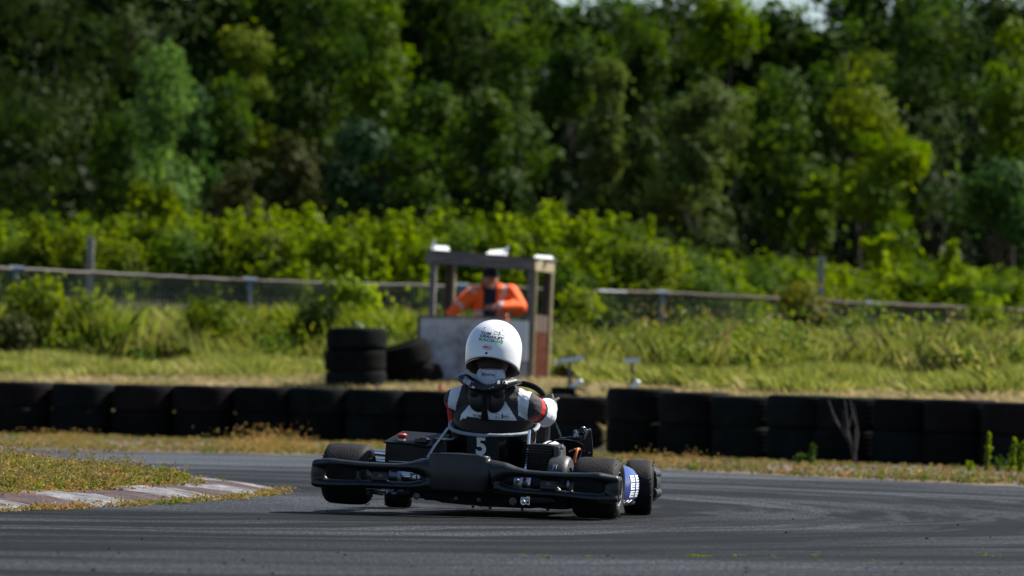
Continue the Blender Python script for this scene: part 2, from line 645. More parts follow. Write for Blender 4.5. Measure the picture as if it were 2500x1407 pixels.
def ground_z(X, Y):
    q = Y - wall_y(X)
    return terrain(X, Y) - 0.012 + np.where(q > 0.5, 0.02 * np.sin(X * 2.1 + Y) * np.cos(Y * 1.3), 0)


struct(link('ground', grid_mesh('ground', xs, ys, ground_z, M['soil'])))

# asphalt: rubbered-in arcs about the apex of the bend
m = bpy.data.materials.new('asphalt')
nt, b = nodes_of(m)
L = nt.links.new
tc = nt.nodes.new('ShaderNodeTexCoord')
sep = nt.nodes.new('ShaderNodeSeparateXYZ')
L(tc.outputs['Object'], sep.inputs[0])


def mth(op, a, b_=None, c_=None):
    n = nt.nodes.new('ShaderNodeMath')
    n.operation = op
    for i, q in enumerate((a, b_, c_)):
        if q is None:
            continue
        if isinstance(q, (int, float)):
            n.inputs[i].default_value = q
        else:
            L(q, n.inputs[i])
    return n.outputs[0]


def noise(vec, scale, detail=4, rough=0.55):
    n = nt.nodes.new('ShaderNodeTexNoise')
    n.inputs['Scale'].default_value = scale
    n.inputs['Detail'].default_value = detail
    n.inputs['Roughness'].default_value = rough
    L(vec, n.inputs['Vector'])
    return n.outputs['Fac']


def ramp(fac, p0, p1, c0=0.0, c1=1.0):
    n = nt.nodes.new('ShaderNodeMapRange')
    n.interpolation_type = 'SMOOTHSTEP'
    n.inputs['From Min'].default_value = p0
    n.inputs['From Max'].default_value = p1
    n.inputs['To Min'].default_value = c0
    n.inputs['To Max'].default_value = c1
    L(fac, n.inputs['Value'])
    return n.outputs[0]


warp = noise(tc.outputs['Object'], 0.35, 2)
cx = mth('ADD', sep.outputs[0], 2.6)
cy = mth('MULTIPLY', mth('ADD', sep.outputs[1], -26.4), 0.82)
rad = mth('SQRT', mth('ADD', mth('MULTIPLY', cx, cx), mth('MULTIPLY', cy, cy)))
rad = mth('ADD', rad, mth('MULTIPLY', warp, 1.3))
rad = mth('ADD', rad, mth('MULTIPLY', noise(tc.outputs['Object'], 1.1, 2), 0.22))
ang = mth('ARCTAN2', cy, cx)


def arcs(rs, as_, scale, detail):
    cmb = nt.nodes.new('ShaderNodeCombineXYZ')
    L(mth('MULTIPLY', rad, rs), cmb.inputs[0])
    L(mth('MULTIPLY', ang, as_), cmb.inputs[1])
    return noise(cmb.outputs[0], scale, detail)


broad = ramp(arcs(0.9, 0.5, 1.0, 2), 0.40, 0.60)
fine = ramp(arcs(2.6, 1.1, 1.0, 3), 0.45, 0.60)
hair = ramp(arcs(8.0, 1.8, 1.0, 4), 0.47, 0.62)
line = ramp(rad, 2.2, 3.3)                                  # the racing line carries most rubber
outer = ramp(rad, 10.5, 8.0)
inner = mth('MULTIPLY', line, outer)
rub = mth('MULTIPLY', mth('ADD', mth('ADD', mth('MULTIPLY', broad, 0.55), mth('MULTIPLY', fine, 0.60)), mth('MULTIPLY', hair, 0.45)), mth('ADD', mth('MULTIPLY', inner, 0.75), 0.25))
gmap = nt.nodes.new('ShaderNodeMapping')
gmap.inputs['Scale'].default_value = (1.0, 0.05, 1.0)      # grain drawn out along the view, its stone glints put into the colour
L(tc.outputs['Object'], gmap.inputs['Vector'])
grain = noise(gmap.outputs[0], 85, 3, 0.8)
grit = ramp(noise(gmap.outputs[0], 120, 2, 0.8), 0.54, 0.68)
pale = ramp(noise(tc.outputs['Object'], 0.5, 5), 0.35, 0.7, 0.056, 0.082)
far_sheen = ramp(sep.outputs[1], 26.0, 36.0, 0.62, 1.0)         # far paleness is grazing sheen put into the colour; near part is rubbered darker
pale = mth('MULTIPLY', pale, far_sheen)
base = mth('MULTIPLY', pale, mth('MAXIMUM', mth('ADD', mth('MULTIPLY', grain, 4.0), -1.1), 0.1))
rub = mth('MULTIPLY', rub, ramp(noise(tc.outputs['Object'], 0.45, 3), 0.30, 0.60, 0.72, 1.2))
base = mth('ADD', base, mth('MULTIPLY', grit, mth('MULTIPLY', far_sheen, 0.085)))
dark = mth('MULTIPLY', base, mth('SUBTRACT', 1.0, mth('MINIMUM', mth('MULTIPLY', rub, 1.05), 0.88)))
cmb = nt.nodes.new('ShaderNodeCombineXYZ')
L(mth('MULTIPLY', dark, 0.86), cmb.inputs[0])
L(mth('MULTIPLY', dark, 1.0), cmb.inputs[1])
L(mth('MULTIPLY', dark, 1.20), cmb.inputs[2])
L(cmb.outputs[0], b.inputs['Base Color'])
L(ramp(rub, 0.0, 0.9, 0.92, 0.78), b.inputs['Roughness'])
b.inputs['Specular IOR Level'].default_value = 0.10
bp = nt.nodes.new('ShaderNodeBump')
bp.inputs['Strength'].default_value = 0.55
bp.inputs['Distance'].default_value = 0.004
L(noise(tc.outputs['Object'], 150, 3, 0.7), bp.inputs['Height'])
L(bp.outputs[0], b.inputs['Normal'])
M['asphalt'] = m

EDGE = [(-14, 45.0), (-8, 44.0), (-5.0, 43.3), (-3.38, 42.1), (-1.64, 42.4), (-0.3, 41.0), (1.08, 38.7), (2.3, 36.5), (3.42, 34.7), (6, 31.5), (14, 24.0)]
ex = np.array([p[0] for p in EDGE])
ey = np.array([p[1] for p in EDGE])
xs = np.linspace(-14, 14, 281)
edge = np.interp(xs, ex, ey)
g = np.random.default_rng(5)
ragged = np.convolve(g.normal(size=len(xs) + 4), np.ones(5) / 5, 'valid') * 0.22
me_v, me_f = [], []
ts = np.linspace(0, 1, 40)
for i, x in enumerate(xs):
    for t in ts:
        me_v.append((x, 2 + (edge[i] + ragged[i] - 2) * t, 0.0))
for i in range(len(xs) - 1):
    for j in range(len(ts) - 1):
        me_f.append((i * 40 + j, (i + 1) * 40 + j, (i + 1) * 40 + j + 1, i * 40 + j + 1))
me = bpy.data.meshes.new('track')
me.from_pydata(me_v, [], me_f)
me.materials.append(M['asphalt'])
struct(link('track', me))

# verge between the asphalt and the tyre wall: rises a little and undulates
me_v, me_f = [], []
NV = 30
for i, x in enumerate(xs):
    y0, y1 = edge[i] + ragged[i] - 0.02, float(wall_y(x)) + 1.0
    for j in range(NV):
        t = j / (NV - 1)
        z = 0.004 + 0.010 * math.sin(min(t * 6, 1) * math.pi / 2) + (0.006 * math.sin(x * 5.1 + j) * math.cos(j * 1.9 + x * 2.3) if 0 < j < NV - 1 else 0)
        if j == 0:
            z = 0.004
        me_v.append((x, y0 + (y1 - y0) * t, z))
for i in range(len(xs) - 1):
    for j in range(NV - 1):
        me_f.append((i * NV + j, (i + 1) * NV + j, (i + 1) * NV + j + 1, i * NV + j + 1))
me = bpy.data.meshes.new('verge')
me.from_pydata(me_v, [], me_f)
me.materials.append(M['verge'])
me.polygons.foreach_set('use_smooth', [True] * len(me_f))
struct(link('verge', me))

# ------------------------------------------------------------------ kerb and island
def catmull(pts, step):
    P = [Vector(p) for p in pts]
    P = [P[0] * 2 - P[1]] + P + [P[-1] * 2 - P[-2]]
    out = []
    for i in range(1, len(P) - 2):
        n = max(2, int((P[i + 1] - P[i]).length / step))
        for k in range(n):
            t = k / n
            a, b_, c, d = P[i - 1], P[i], P[i + 1], P[i + 2]
            out.append(0.5 * ((2 * b_) + (c - a) * t + (2 * a - 5 * b_ + 4 * c - d) * t * t + (3 * b_ - a - 3 * c + d) * t ** 3))
    out.append(P[-2])
    return out


KP = [(-3.6, 20.2), (-2.95, 21.35), (-2.27, 23.15), (-1.82, 24.7), (-1.50, 26.1), (-1.30, 27.5), (-1.27, 28.6), (-1.42, 29.6), (-1.80, 30.4), (-2.5, 31.0), (-3.6, 31.5), (-5.2, 32.0)]
kpath = catmull(KP, 0.05)
cum = [0]
for i in range(1, len(kpath)):
    cum.append(cum[-1] + (kpath[i] - kpath[i - 1]).length)
PROF = [(0.0, -0.02), (0.0, 0.004), (0.03, 0.013), (0.12, 0.030), (0.26, 0.047), (0.38, 0.055), (0.46, 0.054), (0.52, 0.04), (0.53, -0.02)]


def kerb_frame(s):
    i = min(max(int(np.searchsorted(cum, s)), 1), len(kpath) - 1)
    t = (s - cum[i - 1]) / max(cum[i] - cum[i - 1], 1e-6)
    p = kpath[i - 1].lerp(kpath[i], t)
    a = kpath[max(i - 4, 0)]
    c = kpath[min(i + 3, len(kpath) - 1)]
    d = (c - a).normalized()
    return p, Vector((-d.y, d.x))


kerb = bpy.data.objects.new('kerb', None)
C.objects.link(kerb)
struct(kerb, 'worn red and white kerb round the inside of the bend')
s = 0.35
k = 0
gk = random.Random(3)
while s < cum[-1] - 0.6:
    Lb = gk.uniform(0.62, 0.82) if s < 8 else 0.55
    mb = MB()
    n = 15
    rows = []
    for i in range(n):
        t = i / (n - 1)
        ring = []
        for (w, z) in PROF:
            skew = 0.12 * w / 0.5
            ss = s + 0.006 + (Lb - 0.012) * t + skew
            p, nrm = kerb_frame(ss)
            wob = 1 + 0.0 * t
            taper = 1.0
            zz = z * taper
            if z > 0:
                zz = z * (0.9 + 0.10 * math.sin(ss * 3.1) + 0.05 * math.sin(ss * 17 + w * 30)) + gk.uniform(-0.003, 0.003) + 0.008 * math.sin(math.pi * t)
            ww = w + 0.012 * math.sin(ss * 9 + w * 7)
            ring.append((p.x + nrm.x * ww, p.y + nrm.y * ww, zz))
        rows.append(ring)
    vs = [p for r_ in rows for p in r_]
    P = len(PROF)
    fs = [(i * P + j, (i + 1) * P + j, (i + 1) * P + j + 1, i * P + j + 1) for i in range(n - 1) for j in range(P - 1)]
    fs.append(tuple(range(P)))
    fs.append(tuple(reversed(range((n - 1) * P, n * P))))
    mb.add(vs, fs)
    build('kerb_block', mb, M['kerb_red'] if k % 2 else M['kerb_white'], kerb)
    s += Lb
    k += 1

# island of soil inside the kerb
ipts = []
for i in range(0, len(kpath), 4):
    d = (kpath[min(i + 2, len(kpath) - 1)] - kpath[max(i - 2, 0)]).normalized()
    nrm = Vector((-d.y, d.x))
    ipts.append(kpath[i] + nrm * 0.47)
cen = Vector((-4.6, 26.2))
rings = []
NR = 12
vs, fs = [], []
for j in range(NR):
    t = j / (NR - 1)
    for p in ipts:
        q = p.lerp(cen, t)
        z = 0.045 + 0.06 * min(t * 3.0, 1) + (0.02 * math.sin(q.x * 7) * math.cos(q.y * 5) if j else 0)
        vs.append((q.x, q.y, z))
n = len(ipts)
for j in range(NR - 1):
    for i in range(n - 1):
        fs.append((j * n + i, j * n + i + 1, (j + 1) * n + i + 1, (j + 1) * n + i))
me = bpy.data.meshes.new('island')
me.from_pydata(vs, [], fs)
me.materials.append(M['island_soil'])
struct(link('island', me))

island_poly = [(p.x, p.y) for p in ipts]


def inside(px, py, poly):
    c = False
    j = len(poly) - 1
    for i in range(len(poly)):
        xi, yi = poly[i]
        xj, yj = poly[j]
        if (yi > py) != (yj > py) and px < (xj - xi) * (py - yi) / (yj - yi) + xi:
            c = not c
        j = i
    return c


def dist_in(px, py):
    return min((px - a) ** 2 + (py - b_) ** 2 for a, b_ in island_poly[::3]) ** 0.5


M['weed'] = leaf_mat('weed_leaf', (0.10, 0.14, 0.018), (0.32, 0.22, 0.08), (0.37, 0.15, 0.08), trans=0.3, big=2.2)
M['weed_green'] = leaf_mat('weed_green', (0.05, 0.12, 0.015), (0.17, 0.22, 0.03), (0.30, 0.26, 0.03), trans=0.3, big=2.5)
M['weed_dark'] = leaf_mat('weed_dark', (0.025, 0.05, 0.010), (0.07, 0.10, 0.02), (0.13, 0.11, 0.04), trans=0.3, big=1.5)
M['weed_orange'] = leaf_mat('weed_orange', (0.14, 0.15, 0.035), (0.34, 0.22, 0.08), (0.40, 0.17, 0.07), trans=0.35, big=1.6)
M['weed_dry'] = leaf_mat('weed_dry', (0.10, 0.10, 0.03), (0.25, 0.19, 0.09), (0.34, 0.24, 0.13), trans=0.3, big=1.2)


def weed_cloud(name, spots, m, h=(0.05, 0.14), leaves=26, size=0.016, seed=1, spread=0.35):
    """small bushy weeds: little leaves scattered up thin stems"""
    g = np.random.default_rng(seed)
    n = len(spots)
    spots = np.asarray(spots)
    H = g.uniform(h[0], h[1], n) * (spots[:, 3] if spots.shape[1] > 3 else 1)
    idx = np.repeat(np.arange(n), leaves)
    t = g.uniform(0.05, 1.0, len(idx)) ** 0.8
    hh = H[idx]
    off = g.normal(size=(len(idx), 2)) * (spread * hh * (0.35 + 0.65 * (1 - np.abs(t - 0.6))))[:, None]
    leanv = g.normal(size=(n, 2)) * 0.3
    pos = np.column_stack([spots[idx, 0] + off[:, 0] + leanv[idx, 0] * hh * t, spots[idx, 1] + off[:, 1] + leanv[idx, 1] * hh * t, spots[idx, 2] + hh * t])
    v = leaf_quads(pos, size, seed=seed + 1)
    r = np.clip(g.uniform(0, 1, n)[idx] * 0.55 + g.uniform(0, 1, len(idx)) * 0.45, 0, 1)
    return stuff(link(name, np_mesh(name, v, 4, m, r)))


gi = random.Random(9)
spots, spots2 = [], []
cnt = 0
while cnt < 5200:
    px, py = gi.uniform(-4.2, -1.25), gi.uniform(22.4, 31.3)
    if px < -0.104 * py - 0.3 or not inside(px, py, island_poly):
        continue
    d = dist_in(px, py)
    clump = 0.5 + 0.5 * math.sin(px * 4.7 + 1.3 * math.sin(py * 2.1)) * math.cos(py * 3.3 + px)
    z = 0.045 + 0.06 * min(d / 0.85, 1)
    hs = min(0.55 + d * 0.75, 1.25) * (0.6 + 0.7 * clump)
    (spots if gi.random() < 0.62 else spots2).append((px, py, z - 0.02, hs))
    cnt += 1
weed_cloud('island_weeds', spots, M['weed'], (0.035, 0.085), 30, 0.013, 21)
weed_cloud('island_ground_cover', spots2, M['weed_green'], (0.03, 0.075), 30, 0.013, 22)
# moss and seedlings along the foot of the kerb
spots = []
for i in range(620):
    s_ = gi.uniform(0.4, 8.6)
    p, nrm = kerb_frame(s_)
    dens = 0.5 + 0.5 * math.sin(s_ * 5.0) * math.sin(s_ * 1.7 + 1)
    if gi.random() > dens + 0.25:
        continue
    w = gi.gauss(-0.02, 0.035)
    spots.append((p.x + nrm.x * w, p.y + nrm.y * w, 0.0, gi.uniform(0.5, 1.3)))
for i in range(260):                                         # a few that grow over the kerb's back edge
    s_ = gi.uniform(0.4, 9.5)
    p, nrm = kerb_frame(s_)
    w = 0.46 - abs(gi.gauss(0, 0.07))
    spots.append((p.x + nrm.x * w, p.y + nrm.y * w, 0.05, gi.uniform(0.3, 0.8)))
# thin seed stalks standing above the island weeds
seeds = []
while len(seeds) < 420:
    px, py = gi.uniform(-4.0, -1.3), gi.uniform(22.8, 31.2)
    if px < -0.104 * py - 0.3 or not inside(px, py, island_poly):
        continue
    d = dist_in(px, py)
    seeds.append((px, py, 0.045 + 0.06 * min(d / 0.85, 1), min(0.6 + d, 1.2)))
weed_cloud('island_seed_stalks', seeds, M['weed_dry'], (0.07, 0.13), 26, 0.009, 24, 0.10)
weed_cloud('kerb_moss', spots, M['weed'], (0.012, 0.036), 18, 0.010, 31, 0.8)
# seedlings in the cracks of the asphalt near the camera
spots = []
for (x, y, n_) in [(1700, 1357, 26), (1722, 1359, 18), (1800, 1358, 12), (1885, 1359, 5), (1995, 1357, 10), (2405, 1356, 9), (2440, 1358, 4), (1275, 1357, 5), (1325, 1358, 8), (1440, 1360, 4), (2130, 1372, 3)]:
    for k in range(n_):
        p = on_ground(x + gi.gauss(0, 9), y + gi.gauss(0, 1.2))
        spots.append((p.x, p.y, 0, 1))
weed_cloud('crack_moss', spots, M['weed_green'], (0.003, 0.007), 5, 0.005, 33, 1.2)
# loose grit and rubber crumbs on the asphalt
gv = MB()
for i in range(170):
    x, y = gi.uniform(-3.0, 3.6), gi.uniform(16.2, 38)
    if abs(x) > y * 0.1 + 0.1:
        continue
    if gi.random() < 0.5 and y < 34:
        y = gi.uniform(16.0, 19)
    r_ = gi.uniform(0.0015, 0.0045)
    gv.ellipsoid((x, y, r_ * 0.5), (r_ * gi.uniform(1, 2), r_, r_ * 0.7), 5, 3)
stuff(build('rubber_crumbs', gv, M['rubber'], auto=False))

# verge plants
sp_o, sp_g, sp_d = [], [], []
for i in range(17000):
    x = gi.uniform(-6.0, 5.6)
    y0 = float(np.interp(x, ex, ey))
    y1 = float(wall_y(x))
    t = gi.random()
    y = y0 + 0.1 + (y1 - 0.25 - y0) * t
    if abs(x) > y * 0.1 + 0.2:
        continue
    band = math.exp(-((t - 0.08) / 0.12) ** 2) + 0.55 * math.exp(-((t - 0.9) / 0.2) ** 2) + 0.25
    patch = 0.5 + 0.5 * math.sin(x * 3.1 + math.sin(y * 1.7) * 2) * math.sin(y * 0.9 + x * 0.7)
    if gi.random() > band * (0.35 + patch):
        continue
    hs = 0.5 + 0.9 * patch
    q = (x, y, 0.008, hs * (1 - 0.45 * t))
    if x < 0.6:
        (sp_o if gi.random() < 0.34 else sp_d if gi.random() < 0.55 else sp_g).append(q)
    else:
        (sp_d if gi.random() < 0.6 else sp_g if gi.random() < 0.62 else sp_o).append(q)
for (x, y, n_, h_) in [(600, 1098, 80, 1.8), (655, 1090, 90, 2.2), (700, 1095, 60, 1.7), (150, 1075, 60, 1.4), (20, 1052, 60, 1.6), (1655, 1128, 40, 1.3)]:
    p = on_ground(x, y, 0.03)
    for k in range(n_):
        sp_o.append((p.x + gi.gauss(0, 0.16), p.y + gi.gauss(0, 0.5), 0.01, 1.9 * h_ * gi.uniform(0.5, 1.1)))
weed_cloud('verge_orange_weeds', sp_o, M['weed_orange'], (0.02, 0.06), 16, 0.014, 41)
weed_cloud('verge_green_weeds', sp_g, M['weed_green'], (0.015, 0.05), 16, 0.014, 42)
weed_cloud('verge_dry_weeds', sp_d, M['weed_dry'], (0.015, 0.05), 16, 0.014, 43)

# ------------------------------------------------------------------ field grass
M['grass_tall'] = leaf_mat('tall_grass', (0.07, 0.11, 0.012), (0.20, 0.24, 0.035), (0.36, 0.33, 0.10), trans=0.5, big=1.0)
M['grass_lush'] = leaf_mat('lush_grass', (0.12, 0.16, 0.03), (0.25, 0.27, 0.065), (0.42, 0.38, 0.17), trans=0.4, big=1.6)
M['grass_rough'] = leaf_mat('rough_grass', (0.09, 0.12, 0.022), (0.23, 0.245, 0.06), (0.40, 0.36, 0.15), trans=0.45, big=1.1)
M['grass_straw'] = leaf_mat('straw_grass', (0.20, 0.22, 0.06), (0.38, 0.31, 0.17), (0.48, 0.37, 0.25), trans=0.35, big=1.1)


def field_spots(n, q0, q1, seed, xmin=-7.2, xmax=9.0, fy=999.):
    g = np.random.default_rng(seed)
    x = g.uniform(xmin, xmax, n * 2)
    q = g.uniform(0, 1, n * 2) * (q1 - q0) + q0 + 0.35 * np.sin(x * 1.7) + 0.2 * np.sin(x * 4.3)
    y = wall_y(x) + q
    ok = (np.abs(x) < y * 0.1 + 0.25) & (y < fy) & (q > 0.6)
    if q0 > 3:                                               # trodden bare round the hut and the tyre stack
        ok &= ~((x > -2.3) & (x < 0.75) & (y < 57.2))
    return np.column_stack([x[ok], y[ok]])[:n]


stuff(link('straw_grass', blades('straw_grass', field_spots(34000, 0.6, 5.0, 1), 0.085, 0.014, M['grass_straw'], 2, 0.7)))
p = field_spots(90000, 3.9, 9.3, 3)
hv = 0.15 * (0.85 + 0.5 * np.sin(p[:, 0] * 3.1 + 2 * np.sin(p[:, 1] * 1.7)) * np.cos(p[:, 1] * 2.3 + p[:, 0] * 0.6)) * np.random.default_rng(18).uniform(0.5, 1.4, len(p))
stuff(link('mown_grass', blades('mown_grass', p, hv, 0.016, M['grass_lush'], 4, 0.35, wind=(-0.25, -0.1))))
p = field_spots(100000, 8.2, 30, 5, fy=84)
hv = 0.50 * (0.75 + 0.35 * np.sin(p[:, 0] * 2.3 + np.sin(p[:, 1] * 0.9) * 2) * np.cos(p[:, 1] * 1.1 + p[:, 0])) * np.random.default_rng(8).uniform(0.5, 1.25, len(p))
stuff(link('rough_grass', blades('rough_grass', p, hv, 0.017, M['grass_rough'], 6, 0.28, wind=(-0.1, 0))))

p = field_spots(44000, 8.8, 22, 15, xmax=-0.2)
hv = 0.62 * (0.8 + 0.3 * np.sin(p[:, 0] * 1.9 + p[:, 1])) * np.random.default_rng(28).uniform(0.5, 1.25, len(p))
stuff(link('tall_grass', blades('tall_grass', p, hv, 0.017, M['grass_tall'], 16, 0.28, wind=(-0.1, 0))))
fw = random.Random(91)
for nm, mt, n_, q0, q1, hh, sd, lf in (('field_weeds', 'weed_green', 620, 7.5, 26, (0.25, 0.75), 61, 0.05), ('field_dock', 'weed_dark', 300, 7.8, 26, (0.2, 0.6), 62, 0.05), ('field_seed_heads', 'weed_dry', 700, 8.5, 26, (0.45, 0.8), 63, 0.035)):
    pts_ = field_spots(n_, q0, q1, sd, fy=80)
    sp_ = [(x_, y_, float(terrain(x_, y_)), fw.uniform(0.6, 1.15)) for x_, y_ in pts_ if math.sin(x_ * 1.9 + sd) * math.cos(y_ * 1.3 + x_ * 0.5) > -0.55]
    weed_cloud(nm, sp_, M[mt], hh, 80 if sd != 63 else 30, lf, sd, 0.30 if sd != 63 else 0.10)

# ------------------------------------------------------------------ tyre wall
TYRE_LEVELS = {}


def tyre_mesh(name, m, r=0.31, h=0.25, seed=0):
    g = random.Random(seed)
    mb = MB()
    prof = [(0.60 * r, 0.16 * h), (0.62 * r, 0.06 * h), (0.72 * r, 0.0), (0.93 * r, 0.0), (0.972 * r, 0.025 * h), (0.99 * r, 0.08 * h)]
    for k in range(4):                                       # tread ribs with grooves between
        z0 = 0.20 + k * 0.155
        prof += [(0.998 * r, z0 * h), (r * 1.004, (z0 + 0.06) * h), (0.998 * r, (z0 + 0.118) * h), (0.982 * r, (z0 + 0.125) * h), (0.982 * r, (z0 + 0.15) * h)]
    prof += [(0.987 * r, 0.87 * h), (0.965 * r, 0.94 * h), (0.92 * r, 0.985 * h), (0.86 * r, h), (0.72 * r, h), (0.62 * r, 0.94 * h), (0.60 * r, 0.84 * h), (0.66 * r, 0.7 * h), (0.86 * r, 0.6 * h), (0.86 * r, 0.4 * h), (0.66 * r, 0.3 * h)]
    mb.lathe(prof, 40)
    me = mb.mesh(name, m)
    me.set_sharp_from_angle(angle=R(50))
    return me


TY = [tyre_mesh('wall_tyre', M['rubber'], seed=1), tyre_mesh('wall_tyre', M['rubber_old'], seed=2), tyre_mesh('wall_tyre', M['rubber_brown'], seed=3)]


def put_tyre(x, y, z0, h, r, mi, label, group, tilt=(0, 0)):
    o = bpy.data.objects.new('tyre', TY[mi])
    C.objects.link(o)
    o.location = (x, y, z0)
    o.scale = (r / 0.31, r / 0.31, h / 0.25)
    o.rotation_euler = (tilt[0], tilt[1], gt.uniform(0, 6.28))
    tag(o, label, 'tyre', group)
    return o


gt = random.Random(4)
COLS = [(-22, 932, 1058), (125, 936, 1062), (272, 939, 1066), (422, 941, 1071), (568, 944, 1076), (703, 946, 1081), (843, 950, 1086), (980, 954, 1090), (1110, 958, 1094), (1235, 963, 1099), (1345, 968, 1106),
        (1477, 948, 1112), (1605, 957, 1117), (1737, 967, 1121), (1872, 965, 1125), (1988, 970, 1130), (2127, 973, 1135), (2255, 976, 1141), (2395, 983, 1147)]
WHERE = ['cut by the left edge of the photo', 'second column from the left edge of the photo', 'third column from the left edge of the photo', 'fourth column from the left edge of the photo',
         'fifth column from the left edge, behind orange weeds', 'column standing behind the left rear wheel', 'column in front of the tall tyre stack', 'column below the left of the grey hut panel',
         'column right behind the driver and seat', 'column behind the right arm of the driver', 'low column just right of the driver glove', 'tallest column, just right of the gap beside the driver',
         'column above the right front wheel, second after the gap', 'third column right of the gap beside the driver', 'column just left of the bare dead shrub', 'column behind the bare dead shrub',
         'column just right of the bare dead shrub', 'second column right of the bare dead shrub', 'column behind the tall green spikes at the right edge']
for i, (xl, top, base) in enumerate(COLS):
    pb = on_ground(xl + 70, base)
    D = float(np.clip(pb.y, 42, 53))
    D = float(wall_y(at(xl + 70, base, D).x))
    s_ = F / D
    r_ = 0.313 if i < 11 else 0.305
    ctr = at(xl, base, D).x + r_
    ztop = at(xl + 70, top, D).z
    rows = 2
    hrow = (ztop - 0.02) / rows
    for k in range(rows):
        put_tyre(ctr + gt.uniform(-0.012, 0.012), D + gt.uniform(-0.02, 0.02), 0.018 + k * hrow, hrow * 1.01, r_ * gt.uniform(0.985, 1.02), gt.choice([0, 1, 1]) if k == 0 else gt.choice([0, 1, 2]),
                 ('upper' if k else 'lower') + ' black tyre of the wall, ' + WHERE[i], 'tyres of the barrier wall', (gt.uniform(-0.008, 0.008), gt.uniform(-0.008, 0.008)))

# tall stack and leaning tyres beside the hut
D = 54.6
ctr = at(870, 870, D)
r_ = 0.318
tops = [at(870, y, D).z for y in (803, 853, 905, 957)]
names = ['top tyre of the tall stack left of the hut', 'second tyre from the top in the tall stack left of the hut', 'lowest tyre in view of the tall stack left of the hut']
for k in range(3):
    put_tyre(ctr.x + (0, -0.008, 0.006)[k], D, tops[k + 1], (tops[k] - tops[k + 1]) * 1.0, r_, (1, 0, 1)[k], names[k], 'tyres piled beside the hut', (0.05, 0.0))
for k, (x, y, zoff, tx, ty, lab) in enumerate([(988, 896, 0, 0.05, 0.30, 'black tyre slumped against the tall stack, highest of the slumped pile'),
                                               (1000, 936, 0, 0.05, 0.12, 'black tyre low in the slumped pile between stack and hut'),
                                               (1010, 955, 0, 0.0, 0.05, 'black tyre flat at the foot of the slumped pile by the hut')]):
    p = at(x, y, 55.3)
    put_tyre(p.x, 55.3 + 0.1 * k, p.z, 0.235, 0.315, (0, 0, 1)[k], lab, 'tyres piled beside the hut', (tx, ty))
p = at(1387, 972, 50.5)
put_tyre(p.x, 50.5, p.z, 0.10, 0.17, 1, 'small flat tyre behind the wall below the left marker stake', 'tyres piled beside the hut', (0.05, 0.0))

# the stick left on the stack
mb = MB()
a = at(868, 788, 54.6)
b_ = at(888, 806, 54.4)
mb.tube([a, (a + b_) / 2 + Vector((0.01, 0, 0.004)), b_], [0.012, 0.014, 0.012], 8)
tag(build('plastic_stick', mb, mat('green_grey_stick', (0.16, 0.24, 0.18), 0.6)), 'short pale green stick lying on top of the tall tyre stack', 'stick')

# ------------------------------------------------------------------ marshal hut
HD = 56.0
fl = at(1046, 780, HD)                                       # front left post
fl.z = float(terrain(fl.x, HD))
HM = T(fl) @ Matrix.Rotation(R(-14), 4, 'Z')
hut = thing('marshal_hut', 'small open timber marshal hut with grey panelled front behind the tyre wall', 'hut', HM)
W, DP = 1.095, 0.74
zt_l = at(1052, 640, HD).z - fl.z
zt_r = at(1298, 662, HD).z - fl.z
zp = at(1100, 776, HD).z - fl.z
build('corner_post', MB().beam((0.02, 0, -0.1), (0.045, 0, zt_l), 0.062, 0.062), M['wood_grey'], hut, False, bevel=0.004)
build('corner_post', MB().beam((W, 0, -0.1), (W + 0.02, 0, zt_r), 0.050, 0.062), M['wood_grey'], hut, False, bevel=0.004)
build('sunlit_strip', MB().beam((W + 0.038, 0.0, -0.1), (W + 0.058, 0.0, zt_r), 0.024, 0.058), M['wood_sunlit'], hut, False)  # light strips stand in for the posts' sunlit right edges
build('corner_post', MB().beam((0.0, DP, -0.1), (0.03, DP, zt_l + 0.05), 0.075, 0.075), M['wood_brown'], hut, False, bevel=0.004)
build('corner_post', MB().beam((W - 0.01, DP, -0.1), (W + 0.02, DP, zt_r + 0.04), 0.075, 0.075), M['wood_brown'], hut, False, bevel=0.004)
build('sunlit_strip', MB().beam((W + 0.045, DP - 0.03, -0.1), (W + 0.075, DP - 0.03, zt_r + 0.02), 0.05, 0.03), M['wood_sunlit'], hut, False)
build('sunlit_strip', MB().beam((0.06, DP - 0.03, -0.1), (0.09, DP - 0.03, zt_l), 0.04, 0.03), M['wood_sunlit'], hut, False)
build('roof_beam', MB().beam((-0.02, -0.045, zt_l + 0.05), (W + 0.05, -0.045, zt_r + 0.05), 0.045, 0.115), M['wood_grey'], hut, False, bevel=0.004)
build('roof_beam', MB().beam((W + 0.062, -0.06, zt_r + 0.055), (W + 0.062, DP + 0.06, zt_r + 0.05), 0.042, 0.115), M['wood_sunlit'], hut, False, bevel=0.004)  # right beam lighter than the front one: its sunlight is painted in
build('roof_beam', MB().beam((-0.01, 0.0, zt_l + 0.05), (-0.01, DP, zt_l + 0.05), 0.04, 0.1), M['wood_brown'], hut, False)
build('roof_beam', MB().beam((0.02, DP, zt_l + 0.05), (W + 0.03, DP, zt_r + 0.05), 0.04, 0.1), M['wood_brown'], hut, False)
mb = MB()
for k in (0, 4, 5):                                          # middle boards left out so sunlight reaches the marshal
    y = -0.07 + k * (DP + 0.14) / 6
    mb.beam((-0.05, y + 0.09, zt_l + 0.125), (W + 0.1, y + 0.09, zt_r + 0.125), 0.175, 0.018)
build('roof_boards', mb, M['wood_grey'], hut, False)
